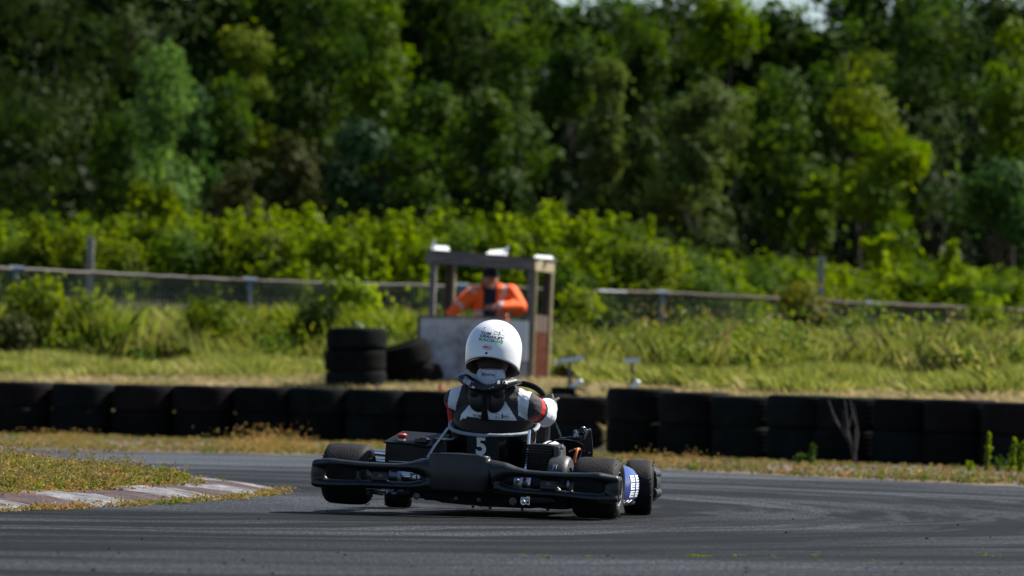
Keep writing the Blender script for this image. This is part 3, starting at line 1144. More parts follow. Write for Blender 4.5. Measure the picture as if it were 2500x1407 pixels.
# front: three ply sheets under a ledge, a white board at the right
x0 = -0.075
build('front_panel', MB().box((x0, -0.062, 0.02), (0.36, -0.044, zp)), M['panel'], hut, False, bevel=0.003)
build('front_panel', MB().box((0.363, -0.060, 0.02), (0.80, -0.042, zp - 0.006)), M['panel'], hut, False, bevel=0.003)
build('front_panel', MB().box((0.803, -0.062, 0.02), (W + 0.01, -0.044, zp - 0.45)), M['panel'], hut, False, bevel=0.003)
build('white_board', MB().box((0.803, -0.070, zp - 0.447), (W + 0.015, -0.044, zp - 0.02)), M['panel_white'], hut, False, bevel=0.003)
build('edge_batten', MB().box((x0 - 0.03, -0.066, 0.0), (x0 - 0.002, 0.0, zp + 0.0)), M['wood_brown'], hut, False)
build('ledge', MB().box((x0 - 0.02, -0.085, zp + 0.001), (W + 0.0, 0.09, zp + 0.022)), M['wood_grey'], hut, False, bevel=0.003)
for k in range(4):
    build('side_board', MB().box((W + 0.032, 0.045, 0.02 + k * 0.185), (W + 0.055, DP - 0.05, 0.20 + k * 0.185)), M['wood_red'] if k < 3 else M['wood_brown'], hut, False, bevel=0.003)
build('bench', MB().box((0.1, 0.42, 0.36), (W - 0.1, 0.78, 0.40)).box((0.12, 0.45, 0), (0.18, 0.75, 0.36)).box((W - 0.18, 0.45, 0), (W - 0.12, 0.75, 0.36)), M['wood_brown'], hut, False)

# broken white plastic sheets lying on the roof
def roof_sheet(label, quads):
    mb = MB()
    for q in quads:
        pts = [Vector(p) for p in q]
        n = (pts[1] - pts[0]).cross(pts[2] - pts[0]).normalized() * 0.006
        o = [p + n for p in pts]
        k = len(pts)
        mb.add(pts + o, [tuple(range(k)), tuple(reversed(range(k, 2 * k)))] + [(i, (i + 1) % k, (i + 1) % k + k, i + k) for i in range(k)])
    tag(build('roof_sheet', mb, M['white_plastic'], smooth=False), label, 'plastic sheet', 'broken sheets on the hut roof')


A = lambda x, y, d=0: at(x, y, HD + d)
roof_sheet('bright white L shaped plastic piece on the left corner of the hut roof', [[A(1053, 611), A(1098, 614), A(1094, 603, .2), A(1054, 600, .2)], [A(1053, 611), A(1060, 611, .02), A(1064, 584), A(1057, 588)]])
roof_sheet('dull white broken plastic sheet with raised tip on the hut roof', [[A(1186, 622), A(1240, 624), A(1232, 610, .2), A(1196, 613, .2)], [A(1222, 622, .1), A(1238, 622, .1), A(1244, 598, .1), A(1238, 601, .1)]])
roof_sheet('low torn plastic strip on the right end of the hut roof', [[A(1302, 632), A(1352, 634), A(1348, 627, .2), A(1308, 624, .2)]])

# ------------------------------------------------------------------ marshal
MD = 56.65
def P3(x, y, d=0.0):
    return at(x, y, MD + d)


marshal_base = P3(1195, 776)
marshal_base.z = float(terrain(marshal_base.x, MD))
marshal = thing('person', 'marshal in an orange high visibility jacket and dark cap inside the hut', 'person', T(marshal_base))
marshal['_off'] = tuple(marshal_base)
bz = marshal_base.z
sh_l, sh_r = P3(1152, 720, 0.0), P3(1246, 714, 0.0)
el_l, wr_l = P3(1122, 746, -0.12), P3(1098, 770, -0.30)
el_r, wr_r = P3(1269, 752, -0.08), P3(1212, 750, -0.24)
neck, head = P3(1197, 700, 0.0), P3(1197, 683, -0.04)
hip_l, hip_r = Vector((marshal_base.x - 0.10, MD + 0.04, bz + 0.52)), Vector((marshal_base.x + 0.10, MD + 0.04, bz + 0.52))
kn_l, kn_r = hip_l + Vector((-0.06, -0.42, 0.0)), hip_r + Vector((0.06, -0.42, 0.0))
ft_l, ft_r = kn_l + Vector((0, 0.02, -0.46)), kn_r + Vector((0, 0.02, -0.46))


def hand(mb, wrist, dirv, upv, size=0.18, curl=0.6, side=1):
    """palm with four bent unequal fingers and a thumb"""
    d = dirv.normalized()
    s_ = d.cross(upv).normalized() * side
    n_ = s_.cross(d).normalized() * side
    palm = wrist + d * size * 0.30
    w = size * 0.085
    for k in range(4):
        a = wrist + s_ * w * (k - 1.5) * 0.7
        k0 = wrist + d * size * 0.50 + s_ * w * (k - 1.5) * 1.05
        mb.capsule(a, k0, size * 0.075, size * 0.062, 8)
        ln = (0.40, 0.45, 0.42, 0.33)[k] * size
        q1 = k0 + (d * math.cos(curl * 0.7) - n_ * math.sin(curl * 0.7)) * ln * 0.45
        q2 = q1 + (d * math.cos(curl * 1.6) - n_ * math.sin(curl * 1.6)) * ln * 0.32
        q3 = q2 + (d * math.cos(curl * 2.4) - n_ * math.sin(curl * 2.4)) * ln * 0.25
        mb.capsule(k0, q1, size * 0.050, size * 0.046, 8)
        mb.capsule(q1, q2, size * 0.046, size * 0.042, 8)
        mb.capsule(q2, q3, size * 0.042, size * 0.036, 8)
    t0 = wrist + d * size * 0.14 - s_ * w * 1.5
    t1 = t0 + (d * 0.7 - s_ * 0.6 - n_ * 0.3).normalized() * size * 0.24
    t2 = t1 + (d * 0.9 - n_ * 0.6).normalized() * size * 0.17
    mb.capsule(t0, t1, size * 0.062, size * 0.055, 8)
    mb.capsule(t1, t2, size * 0.055, size * 0.044, 8)


mb = MB()
tr = Matrix.Rotation(R(18), 4, 'X')
mb.ellipsoid(head, (0.076, 0.095, 0.115), mtx=tr)
mb.capsule(neck + Vector((0, 0.03, -0.06)), head + Vector((0, 0.02, -0.03)), 0.055, 0.052)
mb.ellipsoid(head + Vector((0, -0.10, -0.012)), (0.014, 0.022, 0.020), 10, 8)      # nose
mb.ellipsoid(head + Vector((0, -0.075, -0.075)), (0.035, 0.03, 0.025), 10, 8)      # chin
for sx in (-1, 1):
    mb.ellipsoid(head + Vector((sx * 0.078, 0.01, -0.005)), (0.012, 0.022, 0.032), 8, 8)
    mb.ellipsoid(head + Vector((sx * 0.030, -0.088, 0.012)), (0.016, 0.008, 0.008), 8, 6)
mb.ellipsoid(head + Vector((0, -0.094, -0.050)), (0.024, 0.008, 0.007), 8, 6)
mb.capsule(neck + Vector((0, 0.03, -0.08)), (hip_l + hip_r) / 2, 0.09, 0.12)
mb.capsule(el_l, wr_l, 0.04, 0.028)
mb.capsule(sh_l, el_l, 0.045, 0.04)
mb.capsule(el_r, wr_r, 0.04, 0.028)
mb.capsule(sh_r, el_r, 0.045, 0.04)
mb.capsule(neck + Vector((0, 0.03, -0.1)), sh_l, 0.05, 0.05)
mb.capsule(neck + Vector((0, 0.03, -0.1)), sh_r, 0.05, 0.05)
hand(mb, wr_l, (wr_l - el_l), Vector((0, 0, 1)), 0.17, 0.3)
hand(mb, wr_r, (wr_r - el_r), Vector((0, -1, 0.3)), 0.17, 0.8)
for a, b_, c in ((hip_l, kn_l, ft_l), (hip_r, kn_r, ft_r)):
    mb.capsule(a, b_, 0.085, 0.06)
    mb.capsule(b_, c, 0.058, 0.04)
me = remesh(mb, 0.0085, 2)
me.materials.append(M['skin'])
link('body', me, marshal)
# jacket
mb = MB()
chest = (sh_l + sh_r) / 2 + Vector((0, 0.02, -0.14))
mb.ellipsoid(chest, (0.20, 0.135, 0.20))
mb.capsule(sh_l, sh_r, 0.082)
mb.ellipsoid(chest + Vector((0, 0.0, -0.16)), (0.195, 0.15, 0.24))
mb.capsule(sh_l, el_l, 0.088, 0.078)
mb.capsule(el_l, wr_l + (el_l - wr_l) * 0.12, 0.072, 0.056)
mb.capsule(sh_r, el_r, 0.090, 0.084)
mb.capsule(el_r, wr_r + (el_r - wr_r) * 0.16, 0.084, 0.060)
mb.capsule(sh_l + Vector((0.08, 0.02, 0.03)), neck + Vector((-0.045, 0.0, 0.02)), 0.055, 0.034)
mb.capsule(sh_r + Vector((-0.08, 0.02, 0.03)), neck + Vector((0.045, 0.0, 0.02)), 0.055, 0.034)
for q in range(10):
    p = el_r.lerp(wr_r, q / 12) + Vector((0.0, 0, gt.uniform(-0.02, 0.02)))
    mb.ellipsoid(p, (0.02, 0.085 - q * 0.003, 0.085 - q * 0.003), 10, 8)
me = remesh(mb, 0.008, 5)


def seg_t(c, a, b_):
    a, b_ = np.array(a), np.array(b_)
    d = b_ - a
    t = ((c - a) @ d) / (d @ d)
    dist = np.linalg.norm(c - (a + np.clip(t, 0, 1)[:, None] * d), axis=1)
    return t, dist


def jacket_paint(c):
    out = np.zeros(len(c), dtype=int)
    tl, dl = seg_t(c, sh_l, el_l)
    trr, dr = seg_t(c, sh_r, el_r)
    tfl, dfl = seg_t(c, el_l, wr_l)
    tfr, dfr = seg_t(c, el_r, wr_r)
    arm = np.minimum(np.minimum(dl, dr), np.minimum(dfl, dfr))
    cx_ = chest.x
    front = c[:, 1] < chest.y - 0.02
    torso = (c[:, 0] > sh_l.x + 0.05) & (c[:, 0] < sh_r.x - 0.07)
    opening = front & (np.abs(c[:, 0] - (cx_ - 0.012)) < 0.072 + 0.10 * np.clip(c[:, 2] - chest.z - 0.12, 0, 1)) & (dfr > 0.085)
    out[opening & torso] = 2
    hem = (np.abs(c[:, 2] - P3(1220, 765).z) < 0.030) & (dfr > 0.09) & (dfl > 0.08) & (dl > 0.09) & (out == 0)
    out[hem] = 1
    out[(np.abs(tfl - 0.25) < 0.09) & (dfl < 0.09) & (tl > 0.9)] = 1
    out[(np.abs(tl - 0.05) < 0.1) & (dl < 0.10) & (c[:, 2] > sh_l.z + 0.02)] = 1
    out[(np.abs(c[:, 0] - P3(1226, 730).x - (c[:, 2] - P3(1226, 730).z) * 0.25) < 0.024) & (c[:, 2] > P3(1226, 757).z) & front] = 1
    return out


paint(me, [M['hivis'], M['reflective'], M['navy_cloth']], jacket_paint)
link('jacket', me, marshal)
mb = MB()
mb.ellipsoid(head + Vector((0, 0.012, 0.052)), (0.090, 0.108, 0.085))
mb.capsule(head + Vector((-0.06, -0.085, 0.045)), head + Vector((0.06, -0.085, 0.045)), 0.016)
mb.capsule(head + Vector((-0.035, -0.125, 0.035)), head + Vector((0.035, -0.125, 0.035)), 0.012)
me = remesh(mb, 0.006, 3)
me.materials.append(M['navy_cloth'])
link('cap', me, marshal)
mb = MB()
mb.capsule(hip_l + Vector((0, 0, 0.02)), hip_r + Vector((0, 0, 0.02)), 0.13)
for a, b_, c in ((hip_l, kn_l, ft_l), (hip_r, kn_r, ft_r)):
    mb.capsule(a, b_, 0.10, 0.075)
    mb.capsule(b_, c + Vector((0, 0, 0.05)), 0.072, 0.058)
me = remesh(mb, 0.012, 2)
me.materials.append(M['navy_cloth'])
link('trousers', me, marshal)
for f_ in (ft_l, ft_r):
    mb = MB()
    mb.capsule(f_ + Vector((0, 0.03, -0.02)), f_ + Vector((0, -0.17, -0.03)), 0.05, 0.042)
    build('shoe', mb, M['black_matt'], marshal)

# ------------------------------------------------------------------ fence behind the field
def fence_d(x):                                              # photo column -> distance of the fence line
    return 62.8 + (x / 2500.0) * 8.4


RAILY = [(-60, 653), (40, 658), (330, 672), (610, 686), (1125, 700), (1460, 713), (1615, 717), (2128, 743), (2560, 763)]
fence = thing('rail_fence', 'low pipe rail fence with wire mesh running across the rough grass', 'fence', T(at(40, 800, fence_d(40))))
fence['_off'] = tuple(fence.matrix_world.translation)
fence.matrix_world.translation.z = 0.7
fence['_off'] = tuple(fence.matrix_world.translation)


def rail_pt(x):
    y = np.interp(x, [p[0] for p in RAILY], [p[1] for p in RAILY])
    return at(x, y, fence_d(x))


for x, m_ in ((40, 'rail_rust'), (610, 'galv'), (1125, 'rail_grey'), (1615, 'galv'), (2128, 'galv')):
    p = rail_pt(x)
    gz = float(terrain(p.x, p.y)) - 0.1
    post = build('post', MB().tube([(p.x - 0.03, p.y, gz), (p.x, p.y, p.z)], 0.026, 12), M[m_], fence)
    c = MB()
    c.tube([(p.x - 0.085, p.y - 0.02, p.z + 0.004), (p.x + 0.085, p.y + 0.02, p.z - 0.002)], 0.042, 14)
    c.tube([(p.x - 0.003, p.y, p.z - 0.12), (p.x, p.y, p.z)], 0.038, 14)
    o = build('rail_fitting', c, M['fitting'])
    o.parent = post
segs = [(-60, 330, 'rail_grey', 0.024), (330, 560, 'rail_grey', 0.021), (560, 640, 'rail_rust', 0.024), (640, 1125, 'rail_grey', 0.018), (1125, 1460, 'rail_rust', 0.03), (1460, 1530, 'galv', 0.03), (1530, 1615, 'rail_rust', 0.034), (1615, 2128, 'rail_rust', 0.032), (2128, 2560, 'rail_rust', 0.034)]
for a, b_, m_, r_ in segs:
    n_ = 9
    pts = [rail_pt(a + (b_ - a) * k / (n_ - 1)) for k in range(n_)]
    pts = [p + Vector((0, 0, 0.006 * math.sin(k * 2.3))) for k, p in enumerate(pts)]
    build('rail', MB().tube(pts, r_, 10), M[m_], fence)
mb = MB()
x = -30
while x < 2530:
    p = rail_pt(x)
    mb.tube([(p.x, p.y + 0.03, p.z - 0.02), (p.x - 0.01, p.y + 0.03, float(terrain(p.x, p.y)) - 0.02)], 0.005, 3, caps=False)
    x += 9.5
for k in range(5):
    pts = [rail_pt(xx) - Vector((0.0, -0.035, 0.06 + k * 0.15)) for xx in range(-30, 2560, 120)]
    mb.tube(pts, 0.002, 3, caps=False)
o = build('wire_mesh', mb, M['wire'], fence, auto=False)
o['kind'] = 'stuff'

for (x, y0, y1, D, lab) in ((220, 586, 668, 69, 'pale concrete post standing against the hedge at the left'), (2004, 632, 724, 77, 'grey concrete post standing against the low hedge at the right')):
    a, b_ = at(x + 1, y0, D), at(x - 2, y1, D)
    b_.z = float(terrain(b_.x, D)) - 0.1
    mb = MB()
    mb.beam(b_, a, 0.085, 0.09)
    mb.beam(a - Vector((0, 0, 0.02)), a + Vector((0, 0, 0.03)), 0.085, 0.08)
    tag(build('concrete_post', mb, M['concrete'], smooth=False, bevel=0.01), lab, 'post', 'concrete posts by the hedge')

# marker stakes behind the wall
def stake(x, yb, yt, bar, D, lab, round_end):
    base, top = at(x, yb, D), at(x, yt, D)
    base.z = float(terrain(base.x, D)) - 0.05
    t = thing('marker_stake', lab, 'stake', T(base), 'marker stakes behind the wall')
    t['_off'] = tuple(base)
    build('upright', MB().beam(base, top, 0.04, 0.03), M['wood_grey'], t, False)
    l, r_ = at(bar[0], bar[1], D), at(bar[2], bar[3], D)
    off = Vector((0, -0.03, 0))
    build('crossbar', MB().beam(l + off, r_ + off, 0.02, 0.045), M['panel_white'], t, False)
    if round_end:
        ring = MB()
        c = at(bar[0] - 10, bar[1] + 3, D) + off
        pts = [c + Vector((0.022 * math.cos(a), 0, 0.022 * math.sin(a))) for a in [k * math.pi / 6 for k in range(12)]]
        ring.tube(pts, 0.006, 8, closed=True)
        build('ring', ring, M['panel_white'], t)


stake(1391, 958, 880, (1368, 882, 1425, 873), 51.2, 'wooden stake with a pale tilted crossbar just right of the hut', True)
stake(1543, 956, 882, (1523, 881, 1562, 880), 50.2, 'wooden stake with a short level crossbar, second right of the hut', False)
for (a, b_, D, lab) in (((1394, 950), (1417, 932), 50.6, 'bright white slanted rod glinting below the left marker stake'), ((1545, 948), (1556, 934), 48.2, 'bright white slanted rod glinting on the tallest wall tyre')):
    mb = MB()
    mb.capsule(at(a[0], a[1], D), at(b_[0], b_[1], D), 0.026, 0.026, 10)
    p, q = at(a[0], a[1], D), at(b_[0], b_[1], D)
    mb.tube([p - (q - p) * 0.25 - Vector((0, 0, 0.02)), p], 0.010, 8)
    mb.tube([q, q + (q - p) * 0.12], 0.016, 8)
    tag(build('white_rod', mb, M['white_plastic']), lab, 'rod', 'white rods by the marker stakes')

# bottle in the grass, red canister by the hut
p = at(1695, 862, 58.0)
mb = MB()
mtx = T(p) @ Matrix.Rotation(R(50), 4, 'Y') @ Matrix.Rotation(R(20), 4, 'X')
mb.lathe([(0.001, 0), (0.04, 0.0), (0.046, 0.015), (0.044, 0.06), (0.046, 0.11), (0.038, 0.145), (0.018, 0.17), (0.016, 0.19), (0.001, 0.19)], 16, mtx=mtx, closed=False)
o = build('bottle', mb, M['bottle'])
c = MB().lathe([(0.001, 0.19), (0.020, 0.185), (0.020, 0.215), (0.001, 0.216)], 12, mtx=mtx, closed=False)
cc = build('bottle_cap', c, M['white_plastic'])
cc.parent = o
tag(o, 'pale blue plastic bottle lying in the rough grass', 'bottle')
p = at(1075, 948, 53.6)
mb = MB()
mb.lathe([(0.001, 0), (0.022, 0), (0.025, 0.01), (0.023, 0.035), (0.012, 0.048), (0.011, 0.058), (0.001, 0.058)], 12, mtx=T(p - Vector((0, 0, 0.02))), closed=False)
mb.tube([p + Vector((0.0, 0, 0.03)), p + Vector((0.01, 0, 0.045))], 0.006, 8)
tag(build('red_canister', mb, M['red_button']), 'tiny red canister at the foot of the grey hut panel', 'canister')

# ------------------------------------------------------------------ trees and shrubs
def crown(seed, W_, Dp, Z0, Z1, shape, n_cl, per, leaf, cr=(0.35, 0.75), up=0.0, gap=0.15, droop=0.0, zsq=1.0, inner=0.12):
    """leaf positions of a crown as many clumps; returns pos, normals, random"""
    g = np.random.default_rng(seed)
    cs = []
    H_ = Z1 - Z0
    ph = g.uniform(0, 6.28, 6)

    def width(t):
        if shape == 'cone':
            return (1 - t) ** 0.8 + 0.08
        if shape == 'drop':
            return (1 - t ** 1.8) * (0.65 + 0.35 * math.sin(min(t * 4, 1.57))) + 0.05
        if shape == 'column':
            return 0.75 * (1 - t ** 5) + 0.15
        return math.sqrt(max(0.02, 1 - abs(2 * t - 0.9) ** 2.4))

    # lobes: boughs that stand out of the crown at their own heights
    nl = max(5, int(6 + H_ * 1.1))
    lobes = []
    for i in range(nl):
        t = (i + g.uniform(0.1, 0.9)) / nl
        a = g.uniform(0, 2 * np.pi)
        w = width(t)
        lr = W_ * g.uniform(0.30, 0.52) * (0.45 + 0.55 * w)
        off = max(w * W_ * g.uniform(0.85, 1.12) - lr * 0.8, 0)
        lobes.append((off * math.cos(a), off * math.sin(a) * Dp / W_, Z0 + t * H_, lr, min(lr * g.uniform(0.55, 0.95), H_ * 0.25)))
    wt = np.array([l[3] ** 1.6 for l in lobes])
    wt /= wt.sum()
    while len(cs) < n_cl:
        l = lobes[int(g.choice(nl, p=wt))]
        d3 = g.normal(size=3)
        d3 /= np.linalg.norm(d3)
        u = g.uniform(0.75, 1.0) if g.uniform() > inner else g.uniform(0.1, 0.75)
        x_, y_, z_ = l[0] + d3[0] * l[3] * u, l[1] + d3[1] * l[3] * u, l[2] + d3[2] * l[4] * u
        if z_ < Z0 - 0.3:
            continue
        cs.append((x_, y_, z_, d3[0], d3[1], u, d3[2]))
    cs = np.array(cs)
    n = len(cs)
    R_ = g.uniform(cr[0], cr[1], n)
    cnt_ = np.maximum((per * (R_ / R_.mean()) ** 1.7).astype(int), 8)
    idx = np.repeat(np.arange(n), cnt_)
    d = g.normal(size=(len(idx), 3))
    d /= np.linalg.norm(d, axis=1)[:, None]
    d[:, 2] = d[:, 2] * 0.8 + 0.12
    rad_ = R_[idx] * g.uniform(0.35, 1.12, len(idx)) ** 0.6
    sc = np.array([1, 1, zsq])
    pos = cs[idx, :3] + d * rad_[:, None] * sc
    pos[:, 2] += up * g.uniform(0, 1, len(idx)) * R_[idx]
    pos[:, 2] -= droop * rad_ * g.uniform(0, 1, len(idx))
    stray = g.uniform(0, 1, len(idx)) < 0.08
    pos[stray] += g.normal(size=(stray.sum(), 3)) * 0.18
    lobe_n = cs[idx][:, [3, 4, 6]]
    nrm = d * 0.55 + lobe_n * 0.75 + np.array([0, 0, 0.25])
    nrm /= np.linalg.norm(nrm, axis=1)[:, None]
    rnd = np.clip(g.uniform(0, 1, n)[idx] * 0.7 + g.uniform(0, 1, len(idx)) * 0.3, 0, 1)
    return pos, nrm, rnd, cs


def leaf_mesh(name, pos, nrm, rnd, leaf, m, seed):
    v = leaf_quads(pos, leaf, seed, nrm, 1.5, 0.34)
    return np_mesh(name, v, 4, m, rnd)


def trunk_mesh(name, cs, top, r0, m, seed, nb=14, lean=0.2, z0=-0.2):
    g = random.Random(seed)
    mb = MB()
    n = 7
    pts = [Vector((lean * math.sin(i * 0.9 + seed) * i / n, lean * 0.6 * math.cos(i * 1.1 + seed) * i / n, z0 + (top - z0) * i / (n - 1))) for i in range(n)]
    rs = [r0 * (1 - 0.85 * (i / (n - 1)) ** 0.8) * (1.35 if i == 0 else 1) for i in range(n)]
    mb.tube(pts, rs, 9)
    for k in range(min(nb, len(cs))):
        c = Vector(cs[g.randrange(len(cs))][:3])
        s_ = max(0.15, min(0.75, (c.z - z0) / (top - z0) * 0.6))
        i = s_ * (n - 1)
        p = pts[int(i)].lerp(pts[min(int(i) + 1, n - 1)], i - int(i))
        mid = p.lerp(c, 0.5) + Vector((g.uniform(-.15, .15), g.uniform(-.15, .15), g.uniform(0.0, 0.3)))
        r_ = r0 * 0.36 * (1 - s_ * 0.5)
        mb.tube([p, mid, c], [r_, r_ * 0.6, r_ * 0.15], 6)
    me = mb.mesh(name, m)
    return me


GREENS = {
    'shade': leaf_mat('leaf_undergrowth', (0.004, 0.010, 0.003), (0.012, 0.022, 0.006), (0.03, 0.05, 0.01), 0.15),  # near-black leaves: the shade beneath the crowns put into the colour
    'dark_olive': leaf_mat('leaf_dark_olive', (0.010, 0.026, 0.005), (0.030, 0.052, 0.009), (0.055, 0.08, 0.013), 0.35),
    'dark': leaf_mat('leaf_dark', (0.008, 0.022, 0.004), (0.024, 0.048, 0.007), (0.05, 0.08, 0.012), 0.35),
    'mid': leaf_mat('leaf_mid', (0.013, 0.037, 0.006), (0.040, 0.080, 0.010), (0.08, 0.13, 0.013), 0.42),
    'silver': leaf_mat('leaf_silver', (0.05, 0.11, 0.024), (0.11, 0.20, 0.045), (0.17, 0.26, 0.05), 0.4),
    'yellow': leaf_mat('leaf_yellow_green', (0.05, 0.095, 0.006), (0.12, 0.165, 0.009), (0.20, 0.22, 0.012), 0.45),
    'fresh': leaf_mat('leaf_fresh', (0.038, 0.085, 0.006), (0.09, 0.155, 0.009), (0.15, 0.20, 0.012), 0.45),
    'brown': leaf_mat('leaf_brown', (0.02, 0.034, 0.008), (0.052, 0.058, 0.018), (0.10, 0.085, 0.038), 0.3),
    'teal': leaf_mat('leaf_teal', (0.008, 0.024, 0.007), (0.018, 0.046, 0.016), (0.035, 0.065, 0.02), 0.3),
    'bluegreen': leaf_mat('leaf_bluegreen', (0.020, 0.055, 0.013), (0.040, 0.092, 0.022), (0.07, 0.125, 0.03), 0.35),
    'greyish': leaf_mat('leaf_greyish', (0.035, 0.058, 0.014), (0.075, 0.11, 0.026), (0.12, 0.15, 0.035), 0.38),
    'hedge': leaf_mat('leaf_hedge', (0.06, 0.115, 0.006), (0.17, 0.25, 0.010), (0.28, 0.33, 0.02), 0.5),
    'hedge_olive': leaf_mat('leaf_hedge_olive', (0.06, 0.10, 0.010), (0.15, 0.20, 0.018), (0.24, 0.27, 0.04), 0.48),
    'autumn': leaf_mat('leaf_orange_tip', (0.09, 0.11, 0.010), (0.20, 0.19, 0.015), (0.33, 0.20, 0.02), 0.42),
}

_n = [100]


def tree(px, top, half, bottom, D, kind, shape, label, cat='tree', name='tree', leaf=0.115, ncl=None, per=115, group='trees of the wood', cr=(0.35, 0.8), trunk=True, bark='bark', dens=1.0, **kw):
    """a tree whose crown spans the given photo columns when seen from the track"""
    _n[0] += 1
    sd = _n[0]
    s_ = F / D
    c = at(px, bottom, D)
    zt = at(px, top, D).z
    zb = c.z
    gz = float(terrain(c.x, D))
    W_ = half / s_
    t = thing(name, label, cat, T(c.x, D, gz), group)
    Hh = zt - gz
    z0 = max(zb - gz - (0.9 if D > 90 else 0.0), 0.2)
    if ncl is None:
        ncl = int(dens * 17 * W_ * max(Hh - z0, 1) / (((cr[0] + cr[1]) / 2) ** 2 * 9))
        ncl = max(ncl, 14)
    m_ = cr[1] * 0.6
    pos, nrm, rnd, cs = crown(sd, max(W_ - m_ * 0.6, W_ * 0.5), max(W_ * 0.8, 0.4), z0 + m_ * 0.5, Hh - m_ * 0.7, shape, ncl, per, leaf, cr=cr, **kw)
    o = link('crown', leaf_mesh('crown', pos, nrm, rnd, leaf, GREENS[kind], sd), t)
    if trunk:
        link('trunk', trunk_mesh('trunk', cs, Hh * 0.65, 0.03 + 0.008 * Hh, M[bark], sd), t)
    return t


WG = 'trees of the wood'
# nearest layer, left to right
tree(60, 200, 130, 470, 98, 'dark', 'round', 'dark green rounded tree at the left edge above the hedge')
tree(110, -60, 190, 300, 104, 'dark_olive', 'round', 'tall dark olive tree rising out of the top left corner', dens=0.9)
tree(310, -90, 150, 250, 108, 'dark_olive', 'cone', 'broad dark conifer shaped tree behind the silvery willow', cr=(0.3, 0.6), droop=0.4)
tree(395, 128, 118, 480, 96, 'silver', 'drop', 'silvery green willow with bright right side', cr=(0.25, 0.5), dens=1.25, up=0.4, zsq=1.4)
tree(300, 265, 80, 500, 94, 'mid', 'round', 'small olive green tree in front of the silvery willow', cr=(0.25, 0.5))
tree(470, 200, 60, 380, 99, 'bluegreen', 'drop', 'narrow grey green tree just right of the silvery willow', cr=(0.25, 0.45))
tree(600, 62, 75, 330, 103, 'yellow', 'drop', 'slender tree with a yellow tip left of centre', cr=(0.25, 0.5), dens=0.8)
tree(540, 150, 70, 360, 102, 'mid', 'round', 'small green tree below the yellow tipped one', cr=(0.25, 0.5), dens=0.8)
tree(780, -90, 150, 330, 106, 'mid', 'round', 'large mid green tree reaching the top edge left of centre')
tree(930, -40, 110, 300, 104, 'fresh', 'drop', 'tall fresh green tree with a pointed lit right flank', cr=(0.3, 0.6))
tree(720, 285, 70, 500, 93, 'brown', 'round', 'brownish half dry bush above the hedge left of centre', cr=(0.22, 0.45), cat='bush', name='bush')
tree(590, 380, 60, 510, 95, 'brown', 'round', 'low dull brown thicket above the hedge by the dark gap', cr=(0.2, 0.4), dens=0.5, cat='bush', name='bush')
tree(870, 300, 95, 520, 92, 'teal', 'round', 'dark blue green rounded bush left of centre', cr=(0.25, 0.5), cat='bush', name='bush')
tree(1040, 120, 110, 440, 98, 'mid', 'round', 'leafy tree directly above the hut with scattered lit clumps', cr=(0.28, 0.6), gap=0.3)
tree(1180, 200, 100, 500, 95, 'mid', 'round', 'green tree just right of centre with yellowish lit twigs', cr=(0.25, 0.5), gap=0.3)
tree(1010, 330, 80, 510, 92, 'mid', 'round', 'low green bush above the hedge left of the hut roof', cr=(0.25, 0.45), cat='bush', name='bush')
tree(1150, 20, 120, 260, 106, 'dark_olive', 'round', 'dark olive tree at the top centre of the wood')
tree(1260, -20, 70, 330, 103, 'mid', 'drop', 'narrow tree left of the gap where sky shows')
tree(1420, 90, 110, 330, 105, 'mid', 'round', 'rounded tree right below the sky gap', cr=(0.3, 0.6))
tree(1600, 15, 120, 300, 107, 'mid', 'round', 'green crown on the skyline right of the sky gap', cr=(0.3, 0.6))
tree(1760, -5, 120, 330, 106, 'fresh', 'round', 'lit crown on the skyline above the grey twiggy tree', cr=(0.3, 0.6))
tree(1480, 160, 75, 470, 96, 'greyish', 'drop', 'thin olive sapling with a yellow top left of the grey twiggy tree', cr=(0.2, 0.4), dens=0.7)
tree(1690, 190, 160, 560, 93, 'greyish', 'round', 'grey green twiggy tree with a pale leaning trunk', cr=(0.2, 0.42), dens=0.65, bark='bark_pale', gap=0.35)
tree(1560, 320, 110, 560, 95, 'dark_olive', 'round', 'shaded olive thicket under the grey twiggy tree', cr=(0.25, 0.45))
tree(1900, 150, 110, 480, 98, 'mid', 'round', 'leafy green tree with drooping lower branches right of the twiggy tree', cr=(0.28, 0.55), droop=0.5)
tree(1990, 380, 60, 500, 95, 'fresh', 'other', 'hanging leafy branches reaching right over the shade', cr=(0.16, 0.3), dens=0.5, cat='bush', name='bush')
tree(2110, 118, 95, 380, 94, 'yellow', 'drop', 'bright yellow green tree top, brightest of the wood', cr=(0.28, 0.55))
tree(2150, 260, 105, 560, 92, 'fresh', 'round', 'bright green ragged tree with strongly lit right flank', cr=(0.25, 0.5), gap=0.35)
tree(2060, 30, 130, 300, 105, 'mid', 'round', 'tall green tree behind the yellow green one')
tree(2300, 0, 140, 300, 104, 'mid', 'round', 'wide green crown near the top right corner')
tree(2260, 150, 130, 540, 103, 'dark', 'round', 'very dark tree filling the shade right of the yellow green one')
tree(2470, 40, 90, 340, 98, 'fresh', 'round', 'lit leafy tree cut by the right edge', cr=(0.28, 0.55), gap=0.3)
tree(2420, 250, 110, 560, 100, 'dark', 'round', 'dark shaded tree near the right edge above the blue green bush')
tree(2445, 405, 90, 600, 90, 'bluegreen', 'round', 'blue green bush at the right edge', cr=(0.25, 0.5), cat='bush', name='bush')

